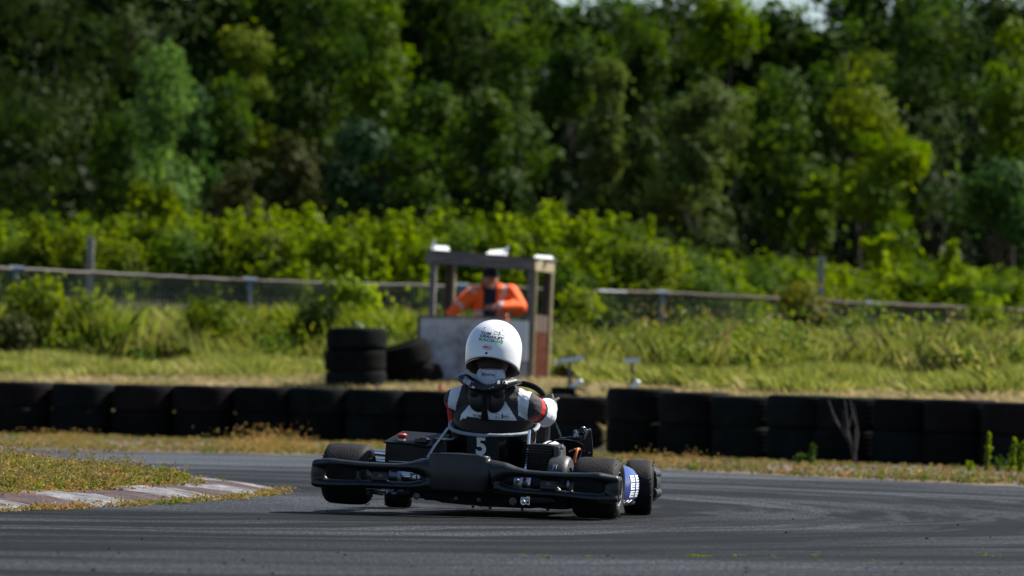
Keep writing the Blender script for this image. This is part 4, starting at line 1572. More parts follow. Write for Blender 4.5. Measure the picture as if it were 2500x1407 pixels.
# shaded ranks of the wood behind: four crowns reused, each placed as a tree of its own
backs = []
for sd, kind, shp in ((901, 'mid', 'round'), (902, 'dark_olive', 'round'), (903, 'mid', 'drop'), (904, 'dark', 'round')):
    pos, nrm, rnd, cs = crown(sd, 2.6, 2.0, 0.8, 9.6, shp, 190, 90, 0.2, cr=(0.45, 0.9))
    backs.append((leaf_mesh('crown', pos, nrm, rnd, 0.19, GREENS[kind], sd), trunk_mesh('trunk', cs, 7.0, 0.16, M['bark'], sd)))
gb = random.Random(77)
LAND = [(-80, 'cut by the left edge'), (110, 'behind the tall dark tree at the left'), (310, 'behind the broad conifer shape'), (470, 'behind the narrow grey green tree'), (600, 'behind the yellow tipped tree'), (780, 'behind the large green tree left of centre'),
        (930, 'behind the pointed tree left of centre'), (1080, 'above the left hut post'), (1200, 'above the white helmet'), (1345, 'in line with the sky gap'), (1440, 'just right of the sky gap'), (1545, 'above the level crossbar stake'), (1690, 'behind the grey twiggy tree'),
        (1830, 'between the twiggy and the drooping tree'), (1960, 'at the small second sky gap'), (2110, 'behind the yellow green tree top'), (2230, 'behind the very dark tree'), (2340, 'above the lone shrub by the right fence'), (2440, 'above the blue green bush'), (2600, 'cut by the right edge'), (2760, 'beyond the right edge')]
used = set()


def near(px, D):
    q = sorted(LAND, key=lambda a: abs(a[0] - px))
    for a in q:
        if (a[1], D) not in used:
            used.add((a[1], D))
            return a[1]


for (D, step, off, rng_) in ((113, 190, 60, (-150, 2640)), (124, 180, -20, (-150, 2640))):
    px = rng_[0] + off
    i = 0
    while px < rng_[1]:
        want = np.interp(px, [-200, 1150, 1260, 1345, 1420, 1500, 1600, 1700, 1830, 1950, 2040, 2300, 2450, 2800], [-160, -140, -90, 60, -30, -35, -40, -40, -50, 20, -70, -90, -20, -60])
        want += gb.uniform(-12, 12) + (15 if D > 120 else 0)
        p = at(px, want, D)
        gz = float(terrain(p.x, D))
        sc = (p.z - gz) / 10.2
        k = gb.randrange(4)
        t = thing('tree', ('dim second rank tree ' if D < 120 else 'dim rearmost tree ') + near(px, D), 'tree', T(p.x, D, gz) @ Matrix.Rotation(gb.uniform(0, 6.28), 4, 'Z') @ Matrix.Diagonal((gb.uniform(0.85, 1.0), gb.uniform(0.85, 1.0), sc, 1)),
                  ('second' if D < 120 else 'rear') + (' rank trees left' if px < 1250 else ' rank trees right'))
        link('crown', backs[k][0], t)
        link('trunk', backs[k][1], t)
        px += step * gb.uniform(0.85, 1.15)
        i += 1
# understorey in the shade beneath the crowns
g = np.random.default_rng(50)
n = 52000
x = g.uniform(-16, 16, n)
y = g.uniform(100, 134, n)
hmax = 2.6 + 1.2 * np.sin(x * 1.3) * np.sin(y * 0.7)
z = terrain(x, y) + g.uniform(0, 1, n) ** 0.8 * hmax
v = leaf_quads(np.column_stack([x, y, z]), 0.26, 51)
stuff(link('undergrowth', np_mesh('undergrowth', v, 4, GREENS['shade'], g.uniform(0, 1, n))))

# hedge: bushes with upright shoots
def shoots(cs_fn, n_shoot, seed, W_, H_, leaf):
    g = np.random.default_rng(seed)
    P, N_ = [], []
    for k in range(n_shoot):
        a = g.uniform(0, 6.28)
        r_ = g.uniform(0, 1) ** 0.5
        x, y = r_ * W_ * math.cos(a), r_ * W_ * 0.8 * math.sin(a)
        z0 = H_ * (0.95 - 0.45 * r_ ** 2) * g.uniform(0.75, 1.0)
        L_ = g.uniform(0.18, 0.6)
        ln = g.normal(size=2) * 0.18
        m_ = int(80 * L_ / 0.35)
        t = g.uniform(0, 1, m_)
        w = 0.07 * (1 - 0.65 * t)
        P.append(np.column_stack([x + ln[0] * t * L_ + g.normal(size=m_) * w, y + ln[1] * t * L_ + g.normal(size=m_) * w, z0 + t * L_]))
    return np.concatenate(P)


def bush_mesh(sd, kind, W_=0.95, H_=2.0, leaf=0.062, n_sh=46, z0=0.0, ncl=100, per=170):
    pos, nrm, rnd, cs = crown(sd, W_ * 0.8, W_ * 0.7, z0, H_ * 0.88, 'other', ncl, per, leaf, cr=(0.18, 0.36), up=0.5)
    if n_sh:
        p2 = shoots(None, n_sh, sd + 1, W_ * 0.95, H_, leaf)
        g = np.random.default_rng(sd)
        n2 = g.normal(size=p2.shape)
        n2 /= np.linalg.norm(n2, axis=1)[:, None]
        pos = np.concatenate([pos, p2])
        nrm = np.concatenate([nrm, n2])
        rnd = np.concatenate([rnd, np.clip(g.uniform(0.35, 1.0, len(p2)), 0, 1)])
    return leaf_mesh('foliage', pos, nrm, rnd, leaf, GREENS[kind], sd), trunk_mesh('stem', cs, H_ * 0.7, 0.035, M['bark'], sd, 8, 0.1)


HB = [bush_mesh(700, 'hedge', n_sh=60), bush_mesh(710, 'hedge_olive'), bush_mesh(720, 'hedge'), bush_mesh(730, 'fresh', n_sh=22)]
HEDGE = [(-30, 505), (70, 500), (160, 490), (255, 500), (345, 470), (430, 492), (520, 500), (610, 488), (700, 500), (790, 520), (880, 498), (965, 488), (1060, 482), (1140, 496), (1225, 488), (1310, 492), (1400, 500), (1480, 512), (1560, 535), (1640, 585), (1715, 615)]
LOWH = [(1790, 610), (1870, 603), (1950, 612), (2030, 622), (2110, 628), (2190, 612), (2270, 622), (2350, 645), (2430, 642), (2510, 650)]
names = ['at the far left edge', 'left of the pale concrete post', 'just above the pale concrete post', 'just right of the pale concrete post', 'with the brightest yellow shoots at its top', 'below the right side of the silvery willow',
         'below the dark gap left of centre', 'above the first fence fitting from the left', 'below the brown bush', 'under the dark notch left of the teal bush', 'below the teal bush', 'left of the hut, below the low green bush',
         'directly behind the left of the hut roof', 'directly behind the hut roof', 'behind the middle of the hut roof', 'behind the pale right end of the hut roof', 'just right of the hut', 'right of the hut with ragged shoots',
         'where the hedge begins to fall', 'at the pale trunk of the twiggy tree', 'at the low right shoulder of the tall hedge']
gh = random.Random(12)
for i, (px, top) in enumerate(HEDGE):
    for layer in (0, 1):
        D = (77.5 if layer else 72.5) + gh.uniform(-0.8, 0.8)
        ppx = px + (38 if layer else 0)
        p = at(ppx, top + (18 if layer == 0 else 0) + gh.uniform(-22, 20), D)
        gz = float(terrain(p.x, D))
        sc = (p.z - gz) / 2.32
        k = gh.randrange(4)
        t = thing('hedge_bush', ('front hedge bush ' if layer == 0 else 'rear hedge bush ') + names[i], 'bush', T(p.x, D, gz - 0.05) @ Matrix.Rotation(gh.uniform(0, 6.28), 4, 'Z') @ Matrix.Diagonal((1, 1, sc, 1)), 'bushes of the tall hedge')
        link('foliage', HB[k][0], t)
        link('stem', HB[k][1], t)
ln = ['beginning the low hedge right of the tall one', 'second from the left of the low hedge', 'just left of the right concrete post', 'just right of the right concrete post', 'left of the forked shoot', 'below the tall forked shoot',
      'right of the forked shoot', 'under the slender shoot near the right edge', 'behind the lone fence bush', 'at the right edge of the photo']
for i, (px, top) in enumerate(LOWH):
    for layer in (0, 1):
        D = (86 if layer else 80) + gh.uniform(-0.8, 0.8)
        p = at(px + (35 if layer else 0), top + (26 if layer == 0 else -2) + gh.uniform(-6, 6), D)
        gz = float(terrain(p.x, D))
        sc = (p.z - gz) / 2.25
        k = gh.randrange(4)
        t = thing('hedge_bush', ('low hedge bush ' if layer == 0 else 'rear low hedge bush ') + ln[i], 'bush', T(p.x, D, gz - 0.05) @ Matrix.Rotation(gh.uniform(0, 6.28), 4, 'Z') @ Matrix.Diagonal((1.05, 1.05, sc, 1)), 'bushes of the low hedge')
        link('foliage', HB[k][0], t)
        link('stem', HB[k][1], t)


def sprig(pts, r_w, n_, kind, leaf, label, seed, name='shoot', cat='shoot', m='bark', group=None):
    """a single leafy shoot along a bent stem"""
    g = np.random.default_rng(seed)
    base = Vector(pts[0])
    t = thing(name, label, cat, T(base), group)
    t['_off'] = tuple(base)
    pts = [Vector(p) for p in pts]
    P = []
    for k in range(n_):
        u = g.uniform(0, 1) * (len(pts) - 1)
        i = min(int(u), len(pts) - 2)
        p = pts[i].lerp(pts[i + 1], u - i)
        w = r_w * (1.15 - 0.6 * u / (len(pts) - 1))
        P.append((p.x + g.normal() * w, p.y + g.normal() * w, p.z + g.normal() * w * 0.7))
    P = np.array(P)
    v = leaf_quads(P, leaf, seed)
    o = link('leaves', np_mesh('leaves', v, 4, GREENS[kind], g.uniform(0.3, 1, len(P))), t)
    build('stem', MB().tube(pts, [0.012] * (len(pts) - 1) + [0.004], 6), M[m], t)
    return t


D = 79.0
sprig([at(2160, 720, D), at(2150, 650, D), at(2143, 605, D), at(2172, 575, D)], 0.07, 320, 'hedge', 0.08, 'forked bright shoot sticking out of the low hedge', 301)
sprig([at(2150, 650, D), at(2130, 610, D), at(2108, 588, D)], 0.06, 200, 'hedge', 0.08, 'left fork of the bright shoot above the low hedge', 302)
sprig([at(2300, 690, D), at(2312, 630, D), at(2330, 590, D)], 0.06, 240, 'hedge', 0.08, 'slender bright shoot above the low hedge near the right edge', 303)
sprig([at(345, 520, 73), at(350, 480, 73), at(345, 455, 73)], 0.10, 300, 'yellow', 0.09, 'bright yellow green shoot on top of the hedge below the willow', 304)
sprig([at(405, 530, 73), at(400, 490, 73), at(410, 462, 73)], 0.10, 260, 'yellow', 0.09, 'second yellow green shoot right of the brightest one on the hedge', 305)

# shrubs standing in the field grass
def field_bush(px, top, half, D, kind, label, leaf=0.07, per=70, cr=(0.13, 0.28), bottom=None, dens=1.0):
    b_ = bottom if bottom is not None else top + half * 1.6
    return tree(px, top, half, b_, D, kind, 'other', label, cat='bush', name='bush', leaf=leaf, per=per, group='shrubs in the field', cr=cr, up=0.4, dens=dens)


field_bush(95, 705, 110, 61.0, 'hedge_olive', 'broad green shrub in the grass below the left fence post', bottom=850)
field_bush(215, 735, 80, 61.5, 'hedge_olive', 'second green shrub right of the broad one in the left grass', bottom=850)
field_bush(30, 790, 70, 60.0, 'brown', 'dull brown green shrub low at the left edge', bottom=860)
field_bush(845, 690, 72, 62.0, 'hedge', 'bright green shrub above the tall tyre stack', bottom=840)
field_bush(770, 745, 60, 61.5, 'dark_olive', 'darker shrub left of the bright one above the tyre stack', bottom=850)
field_bush(500, 750, 60, 61.5, 'hedge_olive', 'small round green shrub in the left half of the field', bottom=840)
field_bush(1370, 640, 75, 67.0, 'mid', 'dark green shrub rising just right of the hut posts', bottom=800)
field_bush(1395, 715, 60, 64.0, 'hedge_olive', 'olive shrub in the grass right of the hut', bottom=860)
field_bush(1510, 795, 55, 60.5, 'dark_olive', 'low dark shrub below the fence right of the hut', bottom=850)
field_bush(1945, 690, 62, 66.0, 'autumn', 'olive and orange tinged shrub growing through the fence', bottom=860)
field_bush(1960, 745, 65, 64.5, 'brown', 'dark brownish base thicket under the orange tinged shrub', bottom=880)
field_bush(1830, 830, 60, 61.0, 'hedge_olive', 'low olive shrub left of the orange tinged one', bottom=890)
field_bush(2112, 815, 42, 62.0, 'dark_olive', 'small dark shrub below the right fence post', bottom=890)
field_bush(2390, 735, 72, 65.5, 'hedge', 'bushy green shrub in front of the fence near the right edge', bottom=860)
field_bush(2390, 810, 60, 63.5, 'dark_olive', 'shaded lower shrub under the one near the right edge', bottom=890)
field_bush(1660, 850, 40, 58.5, 'hedge_olive', 'tiny olive shrub beside the blue bottle', bottom=885)

# bare dead shrub against the wall
D = 43.6
base = on_ground(2088, 1132)
D = base.y = 42.9
base = at(2086, 1132, D)
mb = MB()
for pts, r_ in (([(2086, 1134), (2078, 1085), (2052, 1045), (2036, 1015), (2022, 976)], 0.017), ([(2086, 1134), (2080, 1090), (2070, 1050), (2066, 1010), (2062, 968)], 0.015),
                ([(2088, 1134), (2088, 1080), (2090, 1040), (2080, 1000), (2074, 965)], 0.013), ([(2083, 1120), (2074, 1075), (2060, 1040), (2058, 1000)], 0.010),
                ([(2052, 1045), (2042, 1030), (2030, 1020)], 0.006), ([(2090, 1100), (2096, 1060), (2092, 1035), (2084, 985)], 0.008), ([(2070, 1050), (2078, 1020), (2084, 1000)], 0.006)):
    P_ = [at(x, y, D + 0.03 * i) for i, (x, y) in enumerate(pts)]
    mb.tube(P_, [0.75 * r_ * (1 - 0.75 * i / (len(P_) - 1)) for i in range(len(P_))], 8)
tag(build('bare_shrub', mb, M['twig']), 'bare dead shrub with forking grey stems against the tyre wall', 'dead shrub')

# green spikes and sprigs at the wall's foot on the right
for (x, yb, yt, w, D, n_, lab, kd) in ((2412, 1150, 1058, 0.011, 40.8, 300, 'tall narrow yellow green spike near the right edge', 'hedge'), (2474, 1152, 1072, 0.013, 40.4, 300, 'stout green spike, left one of the pair at the right edge', 'hedge'),
                                  (2494, 1160, 1082, 0.014, 40.2, 300, 'green spike cut by the right edge of the photo', 'hedge'), (1982, 1128, 1086, 0.022, 41.6, 90, 'thin green sprig left of the bare dead shrub', 'mid'),
                                  (1952, 1128, 1106, 0.028, 41.6, 60, 'low green sprig further left of the bare dead shrub', 'mid'), (2366, 1160, 1130, 0.028, 40.6, 90, 'small leafy seedling left of the tall spike', 'hedge'), (2440, 1150, 1118, 0.04, 40.8, 120, 'leafy plant between the two groups of spikes', 'mid')):
    sprig([at(x - 4, yb, D), at(x, (yb + yt) / 2, D), at(x + 4, yt, D)], w, n_, kd, 0.020, lab, int(x), name='spike_plant', cat='plant', group='plants at the foot of the wall')
mb = MB()
for (x, y) in ((2243, 1157), (2322, 1163), (2246, 1160), (2035, 1168)):
    p = at(x, y, 38.5)
    for k in range(5):
        mb.ellipsoid(p + Vector((gh.uniform(-.02, .02), gh.uniform(-.02, .02), gh.uniform(-.01, .02))), (0.011, 0.011, 0.008), 7, 5)
stuff(build('yellow_flowers', mb, M['flower'], auto=False))

# ------------------------------------------------------------------ go kart (x right, y forward, z up; origin under the rear axle)
KM = T(-0.159, 24.2, 0.022) @ Matrix.Rotation(R(-12), 4, 'Z') @ Matrix.Rotation(R(1.8), 4, 'Y')
kart = thing('go_kart', 'black racing go kart numbered 5 cornering with its left rear wheel off the asphalt', 'go kart', KM)
LX, RX = -0.596, 0.580


def wheel(x, y, z, r, w, steer, side, name_):
    wm = T(x, y, z) @ Matrix.Rotation(R(steer), 4, 'Z') @ Matrix.Rotation(R(90), 4, 'Y')
    hw = w / 2
    prof = [(0.50 * r, -hw * 0.80), (0.56 * r, -hw * 0.93), (0.70 * r, -hw * 1.0), (0.745 * r, -hw * 1.0), (0.755 * r, -hw * 0.985), (0.765 * r, -hw * 1.0), (0.82 * r, -hw * 0.985), (0.835 * r, -hw * 0.965), (0.85 * r, -hw * 0.97), (0.90 * r, -hw * 0.925),
            (0.945 * r, -hw * 0.86), (0.975 * r, -hw * 0.77), (0.992 * r, -hw * 0.62), (1.0 * r, -hw * 0.35), (1.003 * r, 0)]
    prof = prof + [(a, -b_) for a, b_ in reversed(prof[:-1])] + [(0.47 * r, hw * 0.5), (0.47 * r, -hw * 0.5)]
    mb = MB().lathe(prof, 64, mtx=wm)
    wh = build('wheel', mb, M['slick'], kart)
    rp = [(0.05 * r, hw * 0.1), (0.20 * r, hw * 0.12), (0.26 * r, hw * 0.02), (0.42 * r, -hw * 0.05), (0.46 * r, hw * 0.55), (0.53 * r, hw * 0.84), (0.555 * r, hw * 0.86), (0.555 * r, hw * 0.80), (0.49 * r, hw * 0.5), (0.47 * r, -hw * 0.5), (0.53 * r, -hw * 0.84), (0.555 * r, -hw * 0.86), (0.53 * r, -hw * 0.78), (0.44 * r, -hw * 0.45), (0.05 * r, -hw * 0.1)]
    o = build('rim', MB().lathe(rp, 48, mtx=wm), M['rim'], wh)
    rb = MB()
    for s_ in (-1, 1):
        rb.tube([wm @ Vector((0.552 * r * math.cos(a), 0.552 * r * math.sin(a), s_ * hw * 0.90)) for a in [k * math.pi / 24 for k in range(48)]], 0.0042, 6, closed=True)
    build('rim_edge', rb, M['steel'], wh)
    # crumbs of rubber stuck to the shoulder
    g_ = random.Random(int(abs(x * 100)) + int(y * 10))
    cr_ = MB()
    for k in range(46):
        a = g_.uniform(0, 6.28)
        s_ = g_.choice([-1, 1])
        h_ = g_.uniform(0.80, 0.98) * hw * s_
        rr = (0.955 if abs(h_) > 0.88 * hw else 0.985) * r
        p = wm @ Vector((rr * math.cos(a), rr * math.sin(a), h_))
        cr_.ellipsoid(p, (g_.uniform(.002, .005), g_.uniform(.002, .005), g_.uniform(.002, .004)), 5, 3)
    o = build('rubber_pickup', cr_, M['slick'], wh, auto=False)
    o['kind'] = 'stuff'
    return wh


wheel(RX, 0, 0.140, 0.140, 0.212, 0, 1, 'rear')
wheel(LX, 0, 0.140, 0.141, 0.212, 0, -1, 'rear')
wheel(0.575, 1.05, 0.128, 0.131, 0.135, 10, 1, 'front')
wheel(-0.598, 1.05, 0.094, 0.131, 0.135, 11, -1, 'front')

# rear bumper: blow moulded, two rails per wing with a swelling centre block
mb = MB()


def rail_(pts, n=18):
    P_ = [Vector(p[:3]) for p in pts]
    mb.tube(P_, [(p[3], p[4]) for p in pts], n)


for s_ in (-1, 1):
    dz = 0.0 if s_ < 0 else 0.003
    # section half sizes: (frame a = horizontal, frame b = vertical)
    top = [(-0.695, -0.150, .182, .028, .020), (-0.690, -0.205, .184, .034, .022), (-0.625, -0.228, .192, .036, .022), (-0.560, -0.232, .190, .035, .019), (-0.48, -0.232, .187, .036, .0185), (-0.389, -0.232, .187, .037, .0175), (-0.30, -0.232, .189, .038, .0180),
           (-0.245, -0.234, .193, .042, .025), (-0.20, -0.236, .195, .046, .040), (-0.165, -0.238, .190, .046, .052), (-0.13, -0.24, .18, .048, .070)]
    low = [(-0.695, -0.150, .100, .028, .022), (-0.690, -0.205, .098, .036, .023), (-0.625, -0.228, .095, .038, .022), (-0.56, -0.232, .097, .037, .021), (-0.50, -0.232, .101, .037, .0195), (-0.44, -0.232, .103, .037, .0190), (-0.35, -0.232, .104, .037, .0180), (-0.25, -0.234, .106, .040, .0190),
           (-0.19, -0.236, .113, .045, .024), (-0.15, -0.238, .125, .048, .034)]
    end = [(-0.688, -0.206, .182, .034, .023), (-0.690, -0.208, .142, .034, .023), (-0.688, -0.206, .099, .034, .022)]
    for ch in (top, low, end):
        rail_([(-s_ * p[0] if s_ > 0 else p[0], p[1], p[2] + dz, p[3], p[4]) for p in ch])
    e = lambda x: s_ * x
    for (xa, xb, ya, yb) in ((0.355, 0.435, -0.222, -0.200), (0.488, 0.506, -0.222, -0.200), (0.655, 0.70, -0.222, -0.19)):
        x0_, x1_ = sorted((e(xa), e(xb)))
        mb.box((x0_, ya, .095), (x1_, yb, .195))
    # corner fillets at the slot ends
    for (xa, za) in ((0.655, 0.165), (0.655, 0.117), (0.438, 0.168), (0.438, 0.122)):
        mb.ellipsoid((e(xa), -0.211, za + dz), (0.014, 0.012, 0.012), 10, 8)
# centre block, widest at its middle height
def block(z, t):
    return z


nz = 12
vs, fs = [], []
zz = np.linspace(0, 1, nz)
nxn = 28
for j, t in enumerate(zz):
    for i in range(nxn):
        a = 2 * math.pi * i / nxn
        ca, sa = math.cos(a), math.sin(a)
        hw_ = 0.158 - 0.020 * abs(t - 0.5) * 2 + 0.004 * math.sin(t * 3)
        x_ = hw_ * math.copysign(abs(ca) ** 0.45, ca)
        y_ = 0.056 * math.copysign(abs(sa) ** 0.55, sa) * (0.80 + 0.20 * math.sin(math.pi * min(max(t * 0.9 + 0.08, 0), 1)))
        crown_ = 0.012 * (1 - (x_ / 0.16) ** 2)
        z_ = 0.095 + t * (0.163 + crown_)
        z_ = z_ - (0.012 if t == 0 else 0) * 0
        vs.append((x_ - 0.022, -0.235 + y_, z_))
for j in range(nz - 1):
    for i in range(nxn):
        i2 = (i + 1) % nxn
        fs.append((j * nxn + i, j * nxn + i2, (j + 1) * nxn + i2, (j + 1) * nxn + i))
fs.append(tuple(reversed(range(nxn))))
fs.append(tuple((nz - 1) * nxn + i for i in range(nxn)))
mb.add(vs, fs)
me = remesh(mb, 0.0042, 4, 0.5)
me.materials.append(M['black_plastic'])
bumper = link('rear_bumper', me, kart)


def bolt(p, r_, parent, m_='steel', axis=(0, -1, 0), washer=True, dark=False):
    q = Vector(axis).to_track_quat('Z', 'Y').to_matrix().to_4x4()
    mb = MB()
    mt = T(Vector(p)) @ q
    if washer:
        mb.lathe([(0.0005, 0), (r_ * 1.25, 0), (r_ * 1.25, 0.003), (r_ * 0.9, 0.004), (0.0005, 0.004)], 20, mtx=mt, closed=False)
    mb.lathe([(0.0005, 0.004), (r_ * 0.95, 0.004), (r_ * 0.9, 0.010), (r_ * 0.55, 0.011), (r_ * 0.5, 0.006), (0.0005, 0.006)], 6, mtx=mt, closed=False)
    return build('bolt', mb, M['bolt'], parent)


bolt((-0.389, -0.223, 0.142), 0.0085, bumper)
bolt((0.345 + 0.05, -0.223, 0.148), 0.0085, bumper)
# chassis and rear structure
CH = MB()
for s_ in (-1, 1):
    CH.tube([(s_ * 0.20 - 0.01, -0.06, 0.075), (s_ * 0.24, 0.10, 0.055), (s_ * 0.30, 0.35, 0.045), (s_ * 0.26, 0.75, 0.045), (s_ * 0.16, 1.05, 0.05), (s_ * 0.14, 1.28, 0.06)], 0.016, 14)
    CH.tube([(s_ * 0.17, 1.0, 0.05), (s_ * 0.35, 1.04, 0.055), (s_ * 0.46, 1.05, 0.075)], 0.015, 12)
CH.tube([(-0.27, 0.18, 0.05), (0.27, 0.18, 0.05)], 0.016, 12)
CH.tube([(-0.3, 0.40, 0.045), (0.3, 0.40, 0.045)], 0.015, 12)
CH.tube([(-0.22, -0.06, 0.076), (0.22, -0.06, 0.076)], 0.016, 12)
CH.tube([(-0.5, 0.30, 0.05), (-0.62, 0.34, 0.06), (-0.62, 0.78, 0.06), (-0.5, 0.82, 0.05)], 0.011, 10)
CH.tube([(0.5, 0.30, 0.05), (0.60, 0.34, 0.06), (0.60, 0.78, 0.06), (0.5, 0.82, 0.05)], 0.011, 10)
build('chassis_frame', CH, M['black_metal'], kart)
# tray seen under the bumper: uneven black underside
mb = MB()
outl = [(-0.290, .098), (-0.290, .052), (-0.20, .046), (-0.15, .040), (-0.13, .034), (-0.02, .030), (0.03, .031), (0.05, .027), (0.13, .028), (0.28, .030), (0.33, .036), (0.36, .032), (0.455, .036), (0.455, .11)]
k = len(outl)
mb.add([(x, -0.085, z) for x, z in outl] + [(x, 0.42, z + 0.004) for x, z in outl], [tuple(range(k)), tuple(reversed(range(k, 2 * k)))] + [(i, i + k, (i + 1) % k + k, (i + 1) % k) for i in range(k)])
build('underbody_tray', mb, M['black_matt'], kart, False, bevel=0.004)
for (x, z, r_) in ((-0.248, .057, .013), (-0.063, .057, .0075), (0.045, .057, .0075), (0.205, .059, .014)):
    bolt((x, -0.087, z), r_, kart)
mb = MB()
for (x, z) in ((-0.085, 0.052), (-0.075, 0.045), (0.02, 0.024), (0.10, 0.023), (0.25, 0.024), (0.37, 0.03)):
    mb.box((x - 0.006, -0.094, z - 0.006), (x + 0.006, -0.087, z + 0.006))
build('tray_clip', mb, M['black_metal'], kart, False)
# rear axle with hubs, carriers, brake disc
build('rear_axle', MB().tube([(-0.62, 0, 0.14), (0.62, 0, 0.14)], 0.020, 24), M['axle'], kart)
for x in (-0.335, 0.215, -0.05):
    mb = MB().lathe([(0.026, -0.02), (0.045, -0.02), (0.05, -0.012), (0.05, 0.012), (0.045, 0.02), (0.026, 0.02)], 28, mtx=T(x, 0, 0.14) @ Matrix.Rotation(R(90), 4, 'Y'))
    mb.box((x - 0.012, -0.04, 0.06), (x + 0.012, 0.04, 0.10))
    mb.capsule((x, -0.048, 0.155), (x, -0.056, 0.155), 0.008, n=8)
    build('bearing_carrier', mb, M['steel'], kart)
for x, w_ in ((-0.285, 0.018), (-0.255, 0.008), (0.262, 0.010), (0.29, 0.022), (0.165, 0.03)):
    build('axle_collar', MB().lathe([(0.026, -w_), (0.038, -w_), (0.040, -w_ * 0.6), (0.040, w_ * 0.6), (0.038, w_), (0.026, w_)], 24, mtx=T(x, 0, 0.14) @ Matrix.Rotation(R(90), 4, 'Y')), M['chrome'] if w_ < 0.02 else M['black_metal'], kart)
mb = MB().lathe([(0.03, -0.005), (0.088, -0.005), (0.088, 0.005), (0.03, 0.005)], 40, mtx=T(-0.215, 0, 0.14) @ Matrix.Rotation(R(90), 4, 'Y'))
build('brake_disc', mb, M['steel'], kart)
mb = MB()
mb.box((-0.245, 0.03, 0.12), (-0.185, 0.10, 0.20))
mb.tube([(-0.215, 0.05, 0.2), (-0.2, 0.2, 0.24), (-0.1, 0.5, 0.1)], 0.004, 8)
build('brake_caliper', mb, M['black_metal'], kart, bevel=0.004)
for s_, x in ((-1, LX), (1, RX)):
    build('wheel_hub', MB().lathe([(0.026, -0.05), (0.034, -0.05), (0.036, 0.0), (0.06, 0.004), (0.06, 0.014), (0.026, 0.014)], 24, mtx=T(x - s_ * 0.09, 0, 0.14) @ Matrix.Rotation(R(90 * s_), 4, 'Y')), M['steel'], kart)
# bumper mounts: silver bars and clamps
mb = MB()
mb.tube([(-0.50, -0.03, 0.075), (-0.40, -0.06, 0.072)], 0.010, 12)
mb.tube([(-0.48, -0.0, 0.100), (-0.44, -0.05, 0.070)], 0.005, 8)
mb.tube([(-0.48, 0.12, 0.062), (-0.36, 0.02, 0.058)], 0.007, 8)
mb.ellipsoid((-0.385, -0.07, 0.072), (0.018, 0.018, 0.024), 12, 8)
mb.tube([(-0.385, -0.10, 0.062), (-0.36, -0.10, 0.088)], 0.008, 8)
mb.tube([(-0.365, -0.085, 0.060), (-0.345, -0.085, 0.060)], 0.010, 8)
build('mount_clamp', mb, M['chrome'], kart)
mb = MB()
mb.tube([(0.245, -0.10, 0.066), (0.285, -0.10, 0.066)], 0.017, 16)
mb.tube([(0.262, -0.115, 0.060), (0.262, -0.125, 0.060)], 0.014, 16)
mb.box((0.272, -0.112, 0.048), (0.288, -0.098, 0.092))
mb.ellipsoid((0.262, -0.128, 0.060), (0.008, 0.006, 0.008), 10, 8)
build('mount_clamp', mb, M['chrome'], kart)
build('mount_tube', MB().tube([(0.28, -0.09, 0.062), (0.36, -0.08, 0.066), (0.44, -0.05, 0.066)], 0.020, 14), M['black_metal'], kart)
build('mount_tube', MB().tube([(-0.34, -0.10, 0.064), (-0.28, -0.09, 0.064)], 0.014, 14), M['black_metal'], kart)
# side bars on the left behind the wheel
mb = MB()
mb.tube([(-0.62, 0.36, 0.24), (-0.50, 0.30, 0.235), (-0.40, 0.28, 0.225)], 0.016, 14)
build('side_bar', mb, M['chrome'], kart)
mb = MB()
mb.tube([(-0.62, 0.36, 0.195), (-0.50, 0.30, 0.200), (-0.40, 0.28, 0.198)], 0.012, 14)
build('side_bar', mb, M['chrome'], kart)
# battery boxes
y0, y1 = 0.10, 0.42
def prism(mb, outl, y0, y1, mi=0):
    k = len(outl)
    mb.add([(x, y0, z) for x, z in outl] + [(x, y1, z) for x, z in outl], [tuple(range(k)), tuple(reversed(range(k, 2 * k)))] + [(i, i + k, (i + 1) % k + k, (i + 1) % k) for i in range(k)], mi)
    return mb


bb = build('battery_box', prism(MB(), [(-0.452, .19), (-0.232, .19), (-0.232, .288), (-0.452, .296)], y0, y1), M['black_metal'], kart, False, bevel=0.005)
mb = MB()
lid = [(-0.462, .0), (-0.23, .0)]
mb.add([(-0.460, 0.085, 0.296), (-0.330, 0.085, 0.293), (-0.300, 0.085, 0.284), (-0.245, 0.085, 0.284), (-0.215, 0.085, 0.293),
        (-0.215, 0.40, 0.342), (-0.445, 0.40, 0.346), (-0.460, 0.085, 0.289), (-0.330, 0.085, 0.286), (-0.300, 0.085, 0.276), (-0.245, 0.085, 0.276), (-0.215, 0.085, 0.286), (-0.215, 0.40, 0.334), (-0.445, 0.40, 0.338)],
       [(0, 1, 2, 3, 4, 5, 6), (7, 13, 12, 11, 10, 9, 8), (0, 7, 8, 1), (1, 8, 9, 2), (2, 9, 10, 3), (3, 10, 11, 4), (4, 11, 12, 5), (5, 12, 13, 6), (6, 13, 7, 0)])
lid = build('lid', mb, M['black_matt'], kart, False, bevel=0.003)
lid.parent = bb
mb = MB().box((-0.318, 0.12, 0.300), (-0.262, 0.20, 0.318)).box((-0.300, 0.13, 0.318), (-0.268, 0.19, 0.323))
sw = build('connector_cover', mb, M['black_gloss'], bb, False, bevel=0.003)
mb = MB().lathe([(0.001, 0.030), (0.017, 0.029), (0.0225, 0.024), (0.0225, 0.017), (0.016, 0.010), (0.0135, 0.0), (0.001, 0.0)], 28, mtx=T(-0.386, 0.15, 0.308), closed=False)
build('stop_button', mb, M['red_button'], kart)
build('button_collar', MB().lathe([(0.001, 0.016), (0.0155, 0.016), (0.018, 0.010), (0.018, 0.0), (0.001, 0.0)], 24, mtx=T(-0.386, 0.15, 0.296), closed=False), M['steel'], kart)
